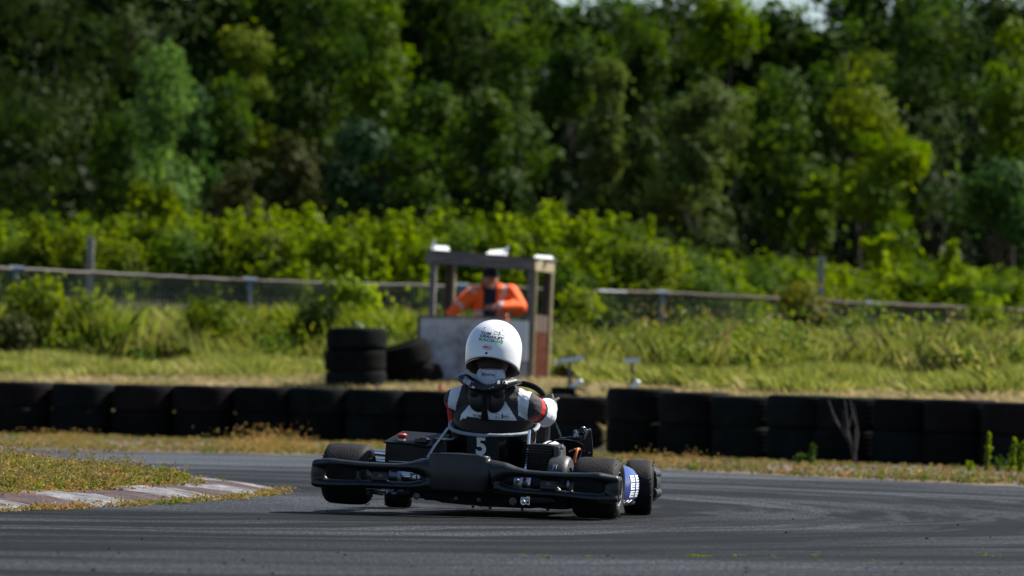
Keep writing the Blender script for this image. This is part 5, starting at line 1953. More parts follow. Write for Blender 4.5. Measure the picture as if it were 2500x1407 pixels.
build('side_case', prism(MB(), [(-0.222, .20), (-0.150, .20), (-0.150, .300), (-0.158, .320), (-0.222, .325)], 0.06, 0.34), M['black_metal'], kart, False, bevel=0.004)
for (x, z) in ((-0.218, 0.315), (-0.165, 0.318), (-0.160, 0.305)):
    bolt((x, 0.055, z), 0.0045, kart, washer=False)
build('seam_strip', MB().box((-0.43, 0.095, 0.205), (-0.31, 0.099, 0.209)), M['steel'], kart, False)
# lower left: pedal tray end, coil, cable
mb = MB()
mb.tube([(-0.30, -0.03, 0.155), (-0.28, -0.03, 0.160), (-0.24, 0.0, 0.158)], 0.012, 12)
mb.lathe([(0.01, -0.02), (0.026, -0.02), (0.028, 0.0), (0.026, 0.02), (0.01, 0.02)], 20, mtx=T(-0.305, -0.06, 0.145) @ Matrix.Rotation(R(90), 4, 'Y'))
build('axle_fitting', mb, M['chrome'], kart)

# seat
def seat_xy(t, k):                                          # t from -1 to 1 across the back, k 0 bottom to 1 top
    a = t * R(100)
    w_ = 0.150 + 0.052 * k ** 0.7
    return 0.030 + w_ * math.sin(a), 0.235 + 0.05 * (1 - k) - (0.135 + 0.03 * k) * math.cos(a)


def seat_top(t):
    return 0.349 + 0.058 * abs(t) ** 2.2 + (0.004 if t > 0 else 0.0)


mb = MB()
NT, NK = 41, 14
rings_o, rings_i = [], []
vs, fs = [], []
for shell in (0, 1):
    for j in range(NK):
        k = j / (NK - 1)
        for i in range(NT):
            t = -1 + 2 * i / (NT - 1)
            x, y = seat_xy(t, k)
            z = 0.065 + (seat_top(t) - 0.065) * k
            if shell:
                cx_, cy_ = 0.03, 0.30
                x += (cx_ - x) * 0.035
                y += (cy_ - y) * 0.035
            vs.append((x, y, z))
n1 = NT * NK
for j in range(NK - 1):
    for i in range(NT - 1):
        a = j * NT + i
        fs.append((a, a + 1, a + NT + 1, a + NT))
        fs.append((n1 + a, n1 + a + NT, n1 + a + NT + 1, n1 + a + 1))
for i in range(NT - 1):
    a = (NK - 1) * NT + i
    fs.append((a, a + 1, n1 + a + 1, n1 + a))
mb.add(vs, fs)
mb.ellipsoid((0.03, 0.36, 0.085), (0.16, 0.17, 0.035), 24, 8)
seat = build('seat', mb, M['black_gloss'], kart)
pts = []
for i in range(NT):
    t = -1 + 2 * i / (NT - 1)
    x, y = seat_xy(t, 1.0)
    pts.append((x * 1.0 + (x - 0.03) * 0.015, y - 0.003, seat_top(t)))
build('piping', MB().tube(pts, [(0.011, 0.0085)] * NT, 14), M['piping'], seat)


def seat_y(x, z):
    k = min(max((z - 0.065) / (0.284), 0), 1)
    w_ = 0.150 + 0.052 * k ** 0.7
    s_ = max(-0.99, min(0.99, (x - 0.030) / w_))
    return 0.235 + 0.05 * (1 - k) - (0.135 + 0.03 * k) * math.cos(math.asin(s_)) - 0.0045


mb = MB()
print_on(mb, rect_geo(10, 6), -0.066, 0.225, 0.155, 0.118, seat_y)
build('number_panel', mb, M['plate'], seat, auto=False)
mb = MB()
print_on(mb, text_geo('5'), -0.020, 0.258, 0.050, 0.086, lambda x, z: seat_y(x, z) - 0.0012)
build('number', mb, M['white_print'], seat, auto=False)
# seat insert standing above the rim
mb = MB()
vs, fs = [], []
for shell in (0, 1):
    for j in range(6):
        k = j / 5
        for i in range(31):
            t = -1 + 2 * i / 30
            a = t * R(82)
            x = 0.028 + (0.190 - 0.02 * shell) * math.sin(a)
            y = 0.245 - (0.135 - 0.022 * shell) * math.cos(a)
            zt = 0.436 - 0.012 * (1 - abs(t)) - 0.010 * t
            vs.append((x, y, 0.30 + (zt - 0.30) * k))
n1 = 31 * 6
for j in range(5):
    for i in range(30):
        a = j * 31 + i
        fs += [(a, a + 1, a + 32, a + 31), (n1 + a, n1 + a + 31, n1 + a + 32, n1 + a + 1)]
for i in range(30):
    a = 5 * 31 + i
    fs.append((a, a + 1, n1 + a + 1, n1 + a))
mb.add(vs, fs)
build('seat_insert', mb, mat('seat_padding', (0.004, 0.004, 0.005), 0.35, r2=0.5, scale=20, spec=0.2), kart)
build('seat_stay', MB().tube([(-0.222, -0.02, 0.235), (-0.200, 0.02, 0.290), (-0.150, 0.06, 0.375)], 0.0065, 12), M['steel'], kart)
build('seat_stay', MB().tube([(0.232, 0.0, 0.17), (0.236, 0.04, 0.26), (0.232, 0.07, 0.385)], [(0.007, 0.010)] * 3, 12), M['chrome'], kart)
bolt((0.240, 0.10, 0.382), 0.008, kart, axis=(0.3, -1, 0))
# blue cable tie low on the seat
build('cable_tie', MB().tube([(0.155, 0.11, 0.178), (0.175, 0.115, 0.184), (0.19, 0.12, 0.180)], 0.005, 8), M['blue'], kart)
build('floor_pan', MB().box((-0.28, 0.42, 0.03), (0.28, 1.22, 0.036)), M['black_matt'], kart, False)

# electric motor with cooling fins
mt_ = build('motor', MB().box((0.225, 0.04, 0.185), (0.352, 0.26, 0.325)), M['black_metal'], kart, False, bevel=0.012)
for k in range(12):
    z = 0.188 + k * 0.0118
    inset = 0.0 if k < 9 else (k - 8) * 0.010
    fin = MB().box((0.212, 0.012 + inset, z), (0.356, 0.20, z + 0.0035))
    build('fin', fin, M['black_metal'], mt_, False, bevel=0.001)
mb = MB()
prof = [(0.001, 0.0), (0.066, 0.0), (0.072, 0.006), (0.072, 0.026), (0.066, 0.032), (0.045, 0.034), (0.001, 0.034)]
mb.lathe(prof, 32, mtx=T(0.357, 0.105, 0.258) @ Matrix.Rotation(R(90), 4, 'Y') @ Matrix.Rotation(R(45), 4, 'Z'), closed=False)
mb.box((0.357, 0.03, 0.19), (0.385, 0.18, 0.318))
build('motor_end_plate', mb, M['grey_metal'], kart, bevel=0.006)
build('motor_terminal', MB().tube([(0.385, 0.05, 0.312), (0.402, 0.05, 0.312)], 0.008, 12).tube([(0.39, 0.05, 0.312), (0.39, 0.05, 0.33)], 0.005, 8), M['steel'], kart)
# drive guard
mb = MB()
n_ = 22
vs, fs = [], []
for j, (x, rr) in enumerate(((0.345, 0.094), (0.349, 0.102), (0.362, 0.105), (0.412, 0.105), (0.428, 0.101), (0.436, 0.092), (0.436, 0.055), (0.345, 0.055))):
    for i in range(n_):
        a = R(-15) + R(210) * i / (n_ - 1)
        vs.append((x, 0.06 - rr * 1.05 * math.cos(a), 0.172 + rr * math.sin(a)))
for j in range(8):
    j2 = (j + 1) % 8
    for i in range(n_ - 1):
        fs.append((j * n_ + i, j * n_ + i + 1, j2 * n_ + i + 1, j2 * n_ + i))
fs.append(tuple(j * n_ for j in range(8)))
fs.append(tuple(j * n_ + n_ - 1 for j in reversed(range(8))))
mb.add(vs, fs)
guard = build('drive_guard', mb, M['grey_metal'], kart)
gs = lambda x, z: 0.06 - 1.05 * math.sqrt(max(0.105 ** 2 - min(z - 0.172, 0.1) ** 2, 0)) - 0.0012
mb = MB()
print_on(mb, text_geo('F'), 0.371, 0.212, 0.010, 0.024, gs)
print_on(mb, text_geo('T'), 0.384, 0.214, 0.009, 0.022, gs)
build('guard_lettering', mb, mat('pale_grey_print', (0.30, 0.30, 0.32), 0.5), guard, auto=False)
bolt((0.438, 0.0, 0.20), 0.011, kart, axis=(0.6, -1, 0.1))
bolt((0.338, 0.0, 0.20), 0.006, kart, washer=False)
# controller bracket and sockets on the right
mb = MB()
side = [(0.405, .235), (0.462, .235), (0.462, .300), (0.449, .398), (0.442, .402), (0.418, .352), (0.405, .350)]
prism(mb, side, 0.44, 0.447)
build('side_plate', mb, M['black_metal'], kart, False, bevel=0.002)
build('side_plate_edge', MB().tube([(0.418, 0.437, 0.353), (0.444, 0.437, 0.402)], 0.004, 8).tube([(0.418, 0.437, 0.353), (0.407, 0.437, 0.350)], 0.004, 8), M['steel'], kart)
box_ = MB()
prism(box_, [(0.360, .352), (0.415, .352), (0.428, .400), (0.370, .394)], 0.42, 0.50)
skt = build('socket_box', box_, M['black_gloss'], kart, False, bevel=0.004)
mb = MB()
for (x, z) in ((0.379, .386), (0.389, .380), (0.378, .371), (0.389, .365), (0.384, .376), (0.375, .362)):
    mb.lathe([(0.002, 0.0), (0.0065, 0.0), (0.0065, 0.006), (0.003, 0.007), (0.002, 0.003)], 14, mtx=T(x, 0.418, z) @ Matrix.Rotation(R(90), 4, 'X'))
build('socket_ring', mb, M['chrome'], skt)
mb = MB()
mb.lathe([(0.001, 0.030), (0.014, 0.028), (0.017, 0.018), (0.017, 0.0), (0.001, 0.0)], 20, mtx=T(0.408, 0.43, 0.384) @ Matrix.Rotation(R(70), 4, 'X'), closed=False)
mb.tube([(0.405, 0.42, 0.400), (0.412, 0.43, 0.405), (0.42, 0.44, 0.402)], 0.007, 10)
build('socket_cap', mb, M['black_gloss'], kart)
mb = MB().box((0.300, 0.40, 0.350), (0.400, 0.56, 0.354)).box((0.335, 0.42, 0.354), (0.36, 0.50, 0.360))
build('shelf', mb, M['black_metal'], kart, False, bevel=0.001)
build('controller_case', MB().box((0.315, 0.45, 0.22), (0.405, 0.60, 0.340)), M['black_matt'], kart, False, bevel=0.008)
for p in ((0.422, 0.438, 0.298), (0.445, 0.438, 0.290), (0.442, 0.438, 0.395)):
    bolt(p, 0.0055, kart, washer=False)
for k, pts in enumerate(([(0.392, 0.36, 0.240), (0.396, 0.36, 0.275), (0.402, 0.38, 0.305), (0.405, 0.43, 0.300)], [(0.36, 0.40, 0.292), (0.378, 0.38, 0.300), (0.395, 0.40, 0.308)])):
    build('power_cable', MB().tube(catmull(pts, 0.01), 0.0068 if k == 0 else 0.005, 10), M['orange_cable'] if k == 0 else mat('brown_cable', (0.28, 0.08, 0.03), 0.5), kart)
for pts in ([(0.415, 0.42, 0.30), (0.410, 0.40, 0.27), (0.42, 0.38, 0.245)], [(0.255, 0.52, 0.43), (0.285, 0.50, 0.38), (0.30, 0.48, 0.345)], [(0.27, 0.30, 0.325), (0.32, 0.33, 0.345), (0.38, 0.38, 0.342), (0.42, 0.42, 0.325)]):
    build('black_cable', MB().tube(catmull(pts, 0.01), 0.0035, 8), M['black_gloss'], kart)
# side pods
for s_ in (-1, 1):
    mb = MB()
    ns, nr = 14, 24
    vs, fs = [], []
    for j in range(ns):
        t = j / (ns - 1)
        y_ = 0.19 + 0.60 * t
        e_ = math.sin(math.pi * min(max(t * 0.94 + 0.03, 0), 1)) ** 0.35
        for i in range(nr):
            a = 2 * math.pi * i / nr
            ca, sa = math.cos(a), math.sin(a)
            hx = (0.085 if s_ > 0 else 0.04) * e_
            hz = 0.098 * e_
            x_ = hx * math.copysign(abs(ca) ** 0.75, ca)
            z_ = hz * math.copysign(abs(sa) ** 0.85, sa)
            vs.append((s_ * ((0.575 if s_ > 0 else 0.60) + x_ * 1.0), y_, 0.142 + z_ - 0.01 * (1 - e_)))
    for j in range(ns - 1):
        for i in range(nr):
            i2 = (i + 1) % nr
            q = (j * nr + i, j * nr + i2, (j + 1) * nr + i2, (j + 1) * nr + i)
            fs.append(q if s_ > 0 else q[::-1])
    fs.append(tuple(range(nr)))
    fs.append(tuple(reversed(range((ns - 1) * nr, ns * nr))))
    mb.add(vs, fs)
    pod = build('side_pod', mb, M['blue'] if s_ > 0 else M['black_plastic'], kart)
    if s_ > 0:
        # white block lettering on the outer face
        dm = MB()

        def pod_x(y_, z_):
            t = (y_ - 0.19) / 0.60
            e_ = math.sin(math.pi * min(max(t * 0.94 + 0.03, 0), 1)) ** 0.35
            s2 = min(abs((z_ - 0.142) / (0.098 * e_)), 0.98) ** (1 / 0.85)
            ca = math.cos(math.asin(min(s2, 1.0)))
            return 0.575 + 0.085 * e_ * ca ** 0.75 + 0.0016

        for gz_ in (0.182, 0.146, 0.110):
            for gy in (0.40, 0.52):
                for bz, hh in ((0.0, 0.0075), (0.0115, 0.0075), (0.023, 0.0065)):
                    rows_ = []
                    for a in (gz_ + bz - 0.016, gz_ + bz - 0.016 + hh):
                        for b_ in np.linspace(gy, gy + 0.085, 5):
                            rows_.append((pod_x(b_, a), b_, a))
                    dm.add(rows_, [(i, i + 1, i + 6, i + 5) for i in range(4)])
                rows_ = []
                for a in (gz_ - 0.016, gz_ + 0.0145):
                    for b_ in np.linspace(gy, gy + 0.022, 3):
                        rows_.append((pod_x(b_, a) + 0.0004, b_, a))
                dm.add(rows_, [(i, i + 1, i + 4, i + 3) for i in range(2)])
        build('block_logo', dm, M['white_print'], pod, auto=False)
        sc_ = MB()
        for q in range(5):
            ya, za = 0.30 + q * 0.035, 0.062 + 0.012 * (q % 2)
            yb, zb = ya + 0.05, 0.062 + 0.012 * ((q + 1) % 2) + 0.006
            sc_.tube([(pod_x(ya, za), ya, za), (pod_x(yb, zb), yb, zb)], 0.0013, 5)
        build('signature', sc_, M['white_print'], pod, auto=False)
# nose and front fairing
mb = MB()
nose = [(-0.61, 1.20, .14, .05, .07), (-0.60, 1.30, .14, .06, .085), (-0.40, 1.42, .13, .06, .08), (0, 1.47, .13, .06, .08), (0.40, 1.42, .13, .06, .08), (0.595, 1.30, .14, .045, .085), (0.60, 1.20, .14, .035, .07)]
mb.tube([p[:3] for p in nose], [(p[3], p[4]) for p in nose], 18)
mb.tube([(0.61, 1.18, 0.19), (0.608, 1.33, 0.19)], 0.022, 12)
mb.tube([(0.615, 1.18, 0.10), (0.612, 1.33, 0.10)], 0.026, 12)
build('front_bumper', mb, M['black_plastic'], kart)
mb = MB()
mb.box((-0.12, 0.98, 0.30), (0.14, 1.02, 0.44))
build('front_panel', mb, M['black_plastic'], kart, False, bevel=0.02)
for s_ in (-1, 1):
    build('steering_stub', MB().tube([(s_ * 0.45, 1.05, 0.075), (s_ * 0.46, 1.05, 0.13)], 0.012, 12).tube([(s_ * 0.46, 1.05, 0.11), (s_ * 0.56, 1.05, 0.11)], 0.012, 12), M['steel'], kart)
    build('tie_rod', MB().tube([(0, 0.93, 0.10), (s_ * 0.44, 0.96, 0.09)], 0.006, 10), M['steel'], kart)
    build('pedal', MB().tube([(s_ * 0.17, 1.16, 0.05), (s_ * 0.17, 1.12, 0.20)], 0.007, 10).tube([(s_ * 0.17 - 0.04, 1.12, 0.20), (s_ * 0.17 + 0.04, 1.12, 0.20)], 0.008, 10), M['steel'], kart)
# steering wheel
SWC = Vector((0.045, 0.60, 0.470))
SWM = T(SWC) @ Matrix.Rotation(R(52), 4, 'X')
build('steering_wheel', MB().tube([SWM @ Vector((0.158 * math.cos(a), 0.158 * math.sin(a), 0)) for a in [k * math.pi / 24 for k in range(48)]], 0.0145, 14, closed=True)
      .tube([SWM @ Vector((-0.15, 0, 0)), SWM @ Vector((0, 0, -0.01)), SWM @ Vector((0.15, 0, 0))], 0.010, 8).tube([SWM @ Vector((0, -0.15, 0)), SWM @ Vector((0, 0, -0.01))], 0.010, 8), M['black_matt'], kart)
build('steering_column', MB().tube([SWC, (0.02, 0.90, 0.10)], 0.010, 12), M['black_metal'], kart)

# ------------------------------------------------------------------ driver
DOFF = (0.02, 0.36, 0.09)
driver = thing('person', 'kart driver seen from behind in white helmet and black, white and red suit', 'person', KM, off=DOFF)
V = Vector
shL, shR = V((-0.150, 0.215, 0.505)), V((0.182, 0.215, 0.500))
elL, elR = V((-0.178, 0.42, 0.395)), V((0.218, 0.41, 0.462))
wrL, wrR = V((-0.090, 0.575, 0.475)), V((0.222, 0.560, 0.500))
pel = V((0.025, 0.36, 0.155))
hpL, hpR = V((-0.07, 0.40, 0.14)), V((0.12, 0.40, 0.14))
knL, knR = V((-0.17, 0.80, 0.27)), V((0.19, 0.80, 0.27))
ftL, ftR = V((-0.17, 1.10, 0.10)), V((0.18, 1.10, 0.10))
nk = V((0.012, 0.19, 0.60))
HC = V((0.006, 0.25, 0.745))                                 # helmet centre
# body: one skin from head to wrists
mb = MB()
mb.ellipsoid(HC + V((0, 0.01, -0.02)), (0.076, 0.097, 0.115))
mb.capsule(nk, HC + V((0, -0.01, -0.06)), 0.058, 0.056)
mb.ellipsoid(HC + V((0, 0.105, -0.03)), (0.014, 0.02, 0.02), 10, 8)
mb.capsule(nk, pel, 0.07, 0.11)
mb.capsule(shL, shR, 0.05)
for a, b_, c in ((shL, elL, wrL), (shR, elR, wrR)):
    mb.capsule(a, b_, 0.042, 0.034)
    mb.capsule(b_, c, 0.034, 0.024)
for a, b_, c in ((hpL, knL, ftL), (hpR, knR, ftR)):
    mb.capsule(a, b_, 0.075, 0.05)
    mb.capsule(b_, c, 0.05, 0.035)
me = remesh(mb, 0.0085, 2)
me.materials.append(M['skin'])
link('body', me, driver)
# race suit
mb = MB()
mb.ellipsoid((0.016, 0.225, 0.440), (0.178, 0.110, 0.150))
mb.ellipsoid((0.016, 0.205, 0.510), (0.170, 0.092, 0.075))
mb.ellipsoid((0.02, 0.29, 0.30), (0.150, 0.115, 0.16))
mb.ellipsoid(pel, (0.165, 0.13, 0.10))
mb.capsule(shL, shR, 0.060, 0.062)
mb.capsule(shL, shL.lerp(nk, 0.85), 0.055, 0.045)
mb.capsule(shR, shR.lerp(nk, 0.85), 0.055, 0.045)
mb.capsule(shL + V((0.015, 0, 0)), elL, 0.064, 0.052)
mb.capsule(elL, wrL, 0.052, 0.036)
mb.capsule(shR, elR, 0.064, 0.056)
mb.capsule(elR, elR.lerp(wrR, 0.55), 0.060, 0.052)
mb.capsule(elR.lerp(wrR, 0.5), wrR + V((0, -0.01, -0.01)), 0.050, 0.036)
mb.ellipsoid(elR + V((0.008, 0.02, -0.008)), (0.056, 0.055, 0.056))
gd = random.Random(5)
for k in range(7):                                           # folds in the bent sleeve
    t = 0.62 + k * 0.06
    p = shR.lerp(elR, t)
    mb.ellipsoid(p + V((0.0, 0, -0.004)), (0.060, 0.010, 0.0605), 18, 10, mtx=Matrix.Rotation(R(-12 + k * 9), 4, 'X') @ Matrix.Rotation(R(gd.uniform(-14, 14)), 4, 'Z'))
for k in range(5):
    p = elR.lerp(wrR, 0.1 + k * 0.18)
    mb.ellipsoid(p, (0.054 - k * 0.004, 0.010, 0.055 - k * 0.004), 18, 10, mtx=Matrix.Rotation(R(gd.uniform(-16, 10)), 4, 'X') @ Matrix.Rotation(R(gd.uniform(-14, 14)), 4, 'Z'))
for a, b_, c in ((hpL, knL, ftL), (hpR, knR, ftR)):
    mb.capsule(a, b_, 0.088, 0.062)
    mb.capsule(b_, c, 0.060, 0.044)
me = remesh(mb, 0.0046, 5)


def poly_mask(c, poly):
    x, z = c[:, 0], c[:, 2]
    res = np.zeros(len(c), dtype=bool)
    j = len(poly) - 1
    for i in range(len(poly)):
        xi, zi = poly[i]
        xj, zj = poly[j]
        cond = ((zi > z) != (zj > z)) & (x < (xj - xi) * (z - zi) / (zj - zi + 1e-12) + xi)
        res ^= cond
        j = i
    return res


def suit_paint(c):
    out = np.zeros(len(c), dtype=int)                        # 0 charcoal
    tR, dR = seg_t(c, shR, elR)
    tfR, dfR = seg_t(c, elR, wrR)
    tL, dL = seg_t(c, shL, elL)
    tfL, dfL = seg_t(c, elL, wrL)
    back = c[:, 1] < 0.24
    out[back & poly_mask(c, [(-0.120, .395), (-0.112, .440), (-0.066, .492), (-0.035, .530), (0.035, .548), (0.060, .552), (0.082, .535), (0.148, .436), (0.160, .395)])] = 2
    out[(c[:, 1] < 0.27) & poly_mask(c, [(-0.182, .470), (-0.176, .560), (-0.160, .60), (-0.118, .60), (-0.126, .53), (-0.145, .455)])] = 2
    out[(c[:, 1] < 0.27) & poly_mask(c, [(0.150, .60), (0.152, .548), (0.156, .452), (0.192, .428), (0.204, .505), (0.205, .56), (0.19, .60)])] = 2
    onR = (c[:, 0] > 0.14) & (c[:, 1] > 0.235) | (c[:, 0] > 0.207)
    ex_ = tR + 0.28 * (c[:, 0] - 0.20) / 0.06 * 0
    out[onR & (ex_ > 0.30) & (out == 0)] = 4
    out[onR & (ex_ > 0.40) & (ex_ < 0.62)] = 4
    out[onR & (ex_ > 0.22) & (ex_ < 0.46)] = 3
    out[onR & (ex_ > 0.62)] = 1
    out[(dfR < 0.085) & (tfR > 0.0) & (c[:, 1] > 0.36)] = 1
    onL = (c[:, 0] < -0.172) & (c[:, 1] > 0.16)
    out[onL & (c[:, 2] < 0.492) & (out == 0)] = 3
    out[(c[:, 0] < -0.12) & (c[:, 1] > 0.40)] = 1
    return out


paint(me, [M['suit_dark'], M['suit_white'], M['suit_panel'], M['suit_red'], M['suit_black']], suit_paint)
suit = link('race_suit', me, driver)
# union flag and lettering low on the back, printed on the suit
from mathutils.bvhtree import BVHTree


def back_surface(mesh, off=0.0015):
    bvh = BVHTree.FromPolygons([v.co.copy() for v in mesh.vertices], [tuple(p.vertices) for p in mesh.polygons])

    def f(x, z):
        hit = bvh.ray_cast(V((x, -1.0, z)), V((0, 1, 0)))
        return (hit[0].y if hit[0] is not None else 0.15) - off
    return f


sb_ = back_surface(me)
mb = MB()
print_on(mb, JACK, 0.058, 0.430, 0.062, 0.024, sb_)
print_on(mb, text_geo('TOM'), -0.052, 0.430, 0.050, 0.014, sb_)
build('back_print', mb, M['black_print'], suit, auto=False)
# gloves
for wr, el, cvec, sd_ in ((wrL, elL, V((-0.08, 0.62, 0.505)), 1), (wrR, elR, V((0.195, 0.610, 0.515)), -1)):
    mb = MB()
    mb.capsule(wr + (el - wr) * 0.28, wr, 0.042, 0.036)
    d = (cvec - wr).normalized()
    d = (d + V((0, 0.2, 0.35))).normalized()
    nrm_ = V((-0.75 * (-sd_), 0.25, 0.1))
    hand(mb, wr, d, V((0, -1, 0.4)) if sd_ < 0 else V((0, -1, 0.4)), 0.165, 1.0, sd_)
    me = remesh(mb, 0.0035, 3)
    me.materials.append(M['glove'])
    link('glove', me, driver)
for f_ in (ftL, ftR):
    mb = MB()
    mb.capsule(f_ + V((0, 0.02, -0.03)), f_ + V((0, 0.03, 0.12)), 0.040, 0.034)
    build('shoe', mb, M['black_matt'], driver)

# helmet
HA, HB_, HU, HD_ = 0.1305, 0.150, 0.142, 0.16


def helm(ph, th):
    """ph around from the back (0), th down from the pole"""
    s_, c_ = math.sin(th), math.cos(th)
    e = 2 / 2.15
    rx = HA * abs(s_) ** e
    x = rx * math.sin(ph)
    y = -HB_ * abs(s_) ** e * math.cos(ph)
    z = HU * c_ if c_ > 0 else HD_ * 1.15 * c_
    if c_ < 0:
        k = 1 - 0.10 * min(-c_, 1) ** 1.2
        # keep the flanks nearly straight below the equator
        g_ = (1 - 0.20 * (-c_) ** 2) / max(abs(s_) ** e, 0.2)
        x *= g_
        y *= g_
    # the head is bent forward: shear the shell
    y += 0.10 * z
    return V((x, y, z))


def th_edge(ph):
    b = (1 + math.cos(ph)) / 2                                # 1 at the back
    zt = -0.120 + 0.084 * b ** 1.5 if b > 0 else -0.12
    # find th with z = zt
    return math.acos(max(-1, zt / (HD_ * 1.15)))


mb = MB()
NPH, NTH = 64, 30
vs, fs = [HC + helm(0, 0)], []
for j in range(1, NTH + 1):
    for i in range(NPH):
        ph = 2 * math.pi * i / NPH
        vs.append(HC + helm(ph, th_edge(ph) * j / NTH))
for i in range(NPH):
    fs.append((0, 1 + i, 1 + (i + 1) % NPH))
for j in range(NTH - 1):
    for i in range(NPH):
        a, b_ = 1 + j * NPH + i, 1 + j * NPH + (i + 1) % NPH
        fs.append((a, a + NPH, b_ + NPH, b_))
mb.add(vs, fs)
helmet = build('helmet', mb, M['helmet'], driver, auto=False)
sol = helmet.modifiers.new('thick', 'SOLIDIFY')
sol.thickness = 0.006
sol.offset = -1
# lining: tucks in behind the rim and climbs inside
vs, fs = [], []
prof = [(1.0, 0.0), (0.93, -0.006), (0.86, 0.004), (0.80, 0.03), (0.74, 0.07), (0.5, 0.10)]
for (k, dz) in prof:
    for i in range(NPH):
        ph = 2 * math.pi * i / NPH
        p = helm(ph, th_edge(ph))
        vs.append(HC + V((p.x * k * 0.985, p.y * k * 0.985, p.z + dz)))
for j in range(len(prof) - 1):
    for i in range(NPH):
        i2 = (i + 1) % NPH
        fs.append((j * NPH + i, (j + 1) * NPH + i, (j + 1) * NPH + i2, j * NPH + i2))
mb = MB()
mb.add(vs, fs)
build('lining', mb, M['lining'], helmet, auto=False)
rim_pts = [HC + helm(2 * math.pi * i / NPH, th_edge(2 * math.pi * i / NPH)) * 1.0 for i in range(NPH)]
build('edge_trim', MB().tube(rim_pts, 0.0042, 8, closed=True), M['black_gloss'], helmet)
hs_ = back_surface(helmet.data, 0.0012)
gx = 0.004                                                    # print centre line
mb = MB()
tl = R(-4.5)
print_on(mb, text_geo('TOM'), gx - 0.041, 0.8185, 0.051, 0.0125, hs_, tl, shear=0.15)
print_on(mb, text_geo('CRAWLEY'), gx - 0.043, 0.8035, 0.114, 0.0125, hs_, tl, shear=0.15)
build('helmet_lettering', mb, M['navy_print'], helmet, auto=False)
mb = MB()
print_on(mb, text_geo('RACING'), gx - 0.045, 0.7870, 0.113, 0.0135, hs_, tl, shear=0.15)
build('helmet_lettering', mb, M['green_print'], helmet, auto=False)
mb = MB()
print_on(mb, JACK, gx + 0.023, 0.8165, 0.048, 0.019, hs_, tl)
build('helmet_flag', mb, M['black_print'], helmet, auto=False)
mb = MB()
ov = [(0.5 + 0.5 * math.cos(a), 0.5 + 0.5 * math.sin(a)) for a in [k * math.pi / 16 for k in range(32)]]
print_on(mb, (ov, [tuple(range(32))]), gx - 0.022, 0.7465, 0.047, 0.0235, hs_, tl)
build('oval_badge', mb, M['red_print'], helmet, auto=False)
mb = MB()
print_on(mb, (ov, [tuple(range(32))]), gx - 0.0205, 0.7480, 0.044, 0.0205, lambda x, z: hs_(x, z) - 0.0006, tl)
build('oval_badge', mb, M['white_print'], helmet, auto=False)
mb = MB()
print_on(mb, text_geo('BELL'), gx - 0.0155, 0.7540, 0.034, 0.0095, lambda x, z: hs_(x, z) - 0.0012, tl)
build('badge_lettering', mb, M['red_print'], helmet, auto=False)
mb = MB()
for (x, z, r_) in ((gx - 0.026, 0.846, 0.0032), (gx + 0.056, 0.840, 0.0032), (gx + 0.000, 0.730, 0.0058)):
    y_ = hs_(x, z)
    mb.ellipsoid((x, y_ + 0.001, z), (r_, 0.0025, r_), 14, 8)
build('vent_plug', mb, M['black_metal'], helmet)
# short dark hair at the nape under the lining
mb = MB()
mb.ellipsoid(HC + V((0, -0.010, -0.018)), (0.084, 0.100, 0.105))
mb.ellipsoid(HC + V((0, -0.030, -0.060)), (0.068, 0.070, 0.060))
build('hair', mb, M['hair'], driver)
# collar, neck brace
mb = MB()
mb.lathe([(0.070, -0.07), (0.070, -0.02), (0.066, 0.012), (0.060, 0.030), (0.052, 0.038), (0.044, 0.036), (0.050, 0.0), (0.052, -0.07)], 36, mtx=T(0.014, 0.178, 0.622) @ Matrix.Rotation(R(6), 4, 'X'))
me_c = mb.mesh('collar', M['collar'])
collar = link('collar', me_c, driver)
cs_ = back_surface(me_c, 0.0012)
mb = MB()
print_on(mb, bars_geo([line_poly((0, 0.03), (1, 0.03), 0.06), line_poly((0, 0.97), (1, 0.97), 0.14), line_poly((0.01, 0), (0.01, 1), 0.02), line_poly((0.99, 0), (0.99, 1), 0.02), line_poly((0.25, 0.0), (0.25, 0.95), 0.03)]), -0.020, 0.618, 0.070, 0.029, cs_)
print_on(mb, text_geo('FIA'), -0.018, 0.623, 0.015, 0.016, cs_)
print_on(mb, text_geo('KO.077 SA-2'), 0.0005, 0.626, 0.047, 0.010, cs_)
build('collar_lettering', mb, M['navy_print'], collar, auto=False)
mb = MB()
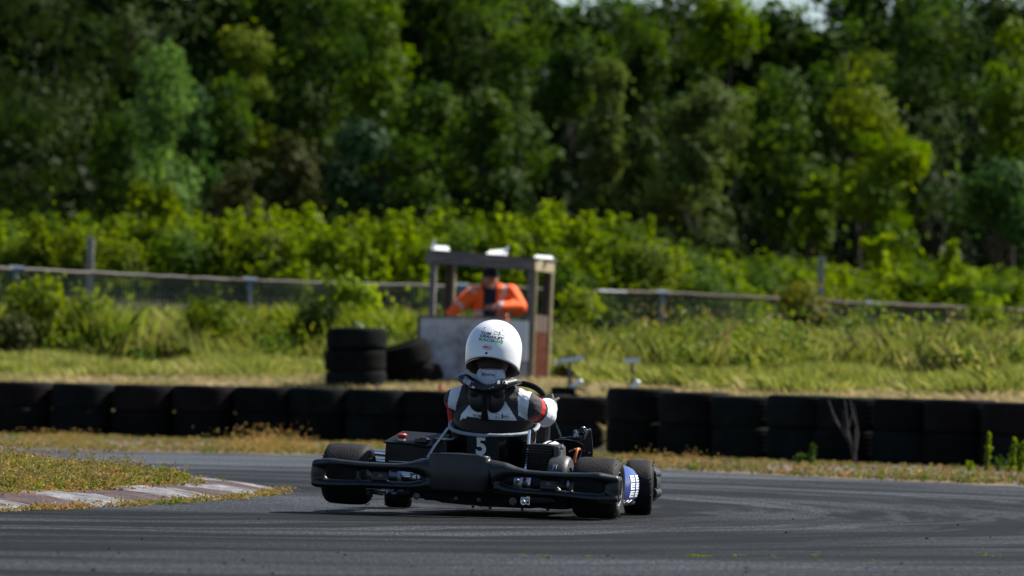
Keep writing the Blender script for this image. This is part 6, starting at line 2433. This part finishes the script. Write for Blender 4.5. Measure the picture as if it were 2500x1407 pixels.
mb.tube([(-0.120, 0.185, 0.618), (-0.102, 0.135, 0.608), (-0.065, 0.100, 0.588), (-0.02, 0.085, 0.572), (0.012, 0.083, 0.566), (0.045, 0.085, 0.573), (0.090, 0.10, 0.592), (0.122, 0.14, 0.605), (0.140, 0.19, 0.606)], [(0.026, 0.014), (0.034, 0.021), (0.036, 0.024), (0.032, 0.021), (0.026, 0.017), (0.032, 0.021), (0.036, 0.024), (0.034, 0.021), (0.026, 0.014)], 16)
for s_, cx_ in ((-1, -0.030), (1, 0.054)):
    mb.ellipsoid((cx_, 0.118, 0.515), (0.046, 0.020, 0.062), 18, 12, mtx=Matrix.Rotation(R(s_ * 14), 4, 'Y'))
    mb.ellipsoid((0.012 + s_ * 0.052, 0.112, 0.555), (0.034, 0.022, 0.036), 16, 10)
me = remesh(mb, 0.0038, 3)
me.materials.append(M['black_plastic'])
brace = link('neck_brace', me, driver)
build('brace_strut', MB().tube([(0.010, 0.090, 0.575), (0.012, 0.084, 0.52), (0.014, 0.076, 0.47), (0.016, 0.082, 0.42)], [(0.016, 0.008), (0.013, 0.008), (0.013, 0.008), (0.020, 0.008)], 12), M['black_matt'], brace)
bs_ = back_surface(me, 0.0012)
mb = MB()
Z0 = 0.577
for k in range(6):
    print_on(mb, rect_geo(1, 2), -0.098 + k * 0.0065, Z0 + 0.016 - k * 0.0035, 0.0032, 0.024, bs_, R(-8), shear=0.2)
print_on(mb, bars_geo([[(0, 0), (0.35, 0), (0.55, 1), (0.25, 1)], [(0.45, 0), (1.0, 0.1), (0.95, 0.35), (0.55, 0.4)]]), -0.064, Z0 - 0.007, 0.030, 0.028, bs_, R(-16))
print_on(mb, bars_geo([[(0, 0), (0.18, 0), (0.34, 0.8), (0.12, 0.8)], [(0.24, 0.05), (0.45, 0.05), (0.62, 0.95), (0.40, 0.85)]]), 0.034, Z0 - 0.010, 0.052, 0.026, bs_, R(18))
print_on(mb, text_geo('S'), 0.070, Z0 + 0.012, 0.014, 0.016, bs_, R(14))
print_on(mb, text_geo('V'), 0.088, Z0 + 0.016, 0.014, 0.014, bs_, R(6))
print_on(mb, text_geo('X'), 0.104, Z0 + 0.016, 0.012, 0.012, bs_, R(0))
build('brace_print', mb, M['white_print'], brace, auto=False)

for o in scene.objects:                                       # helper offsets are not part of the record
    if '_off' in o:
        del o['_off']
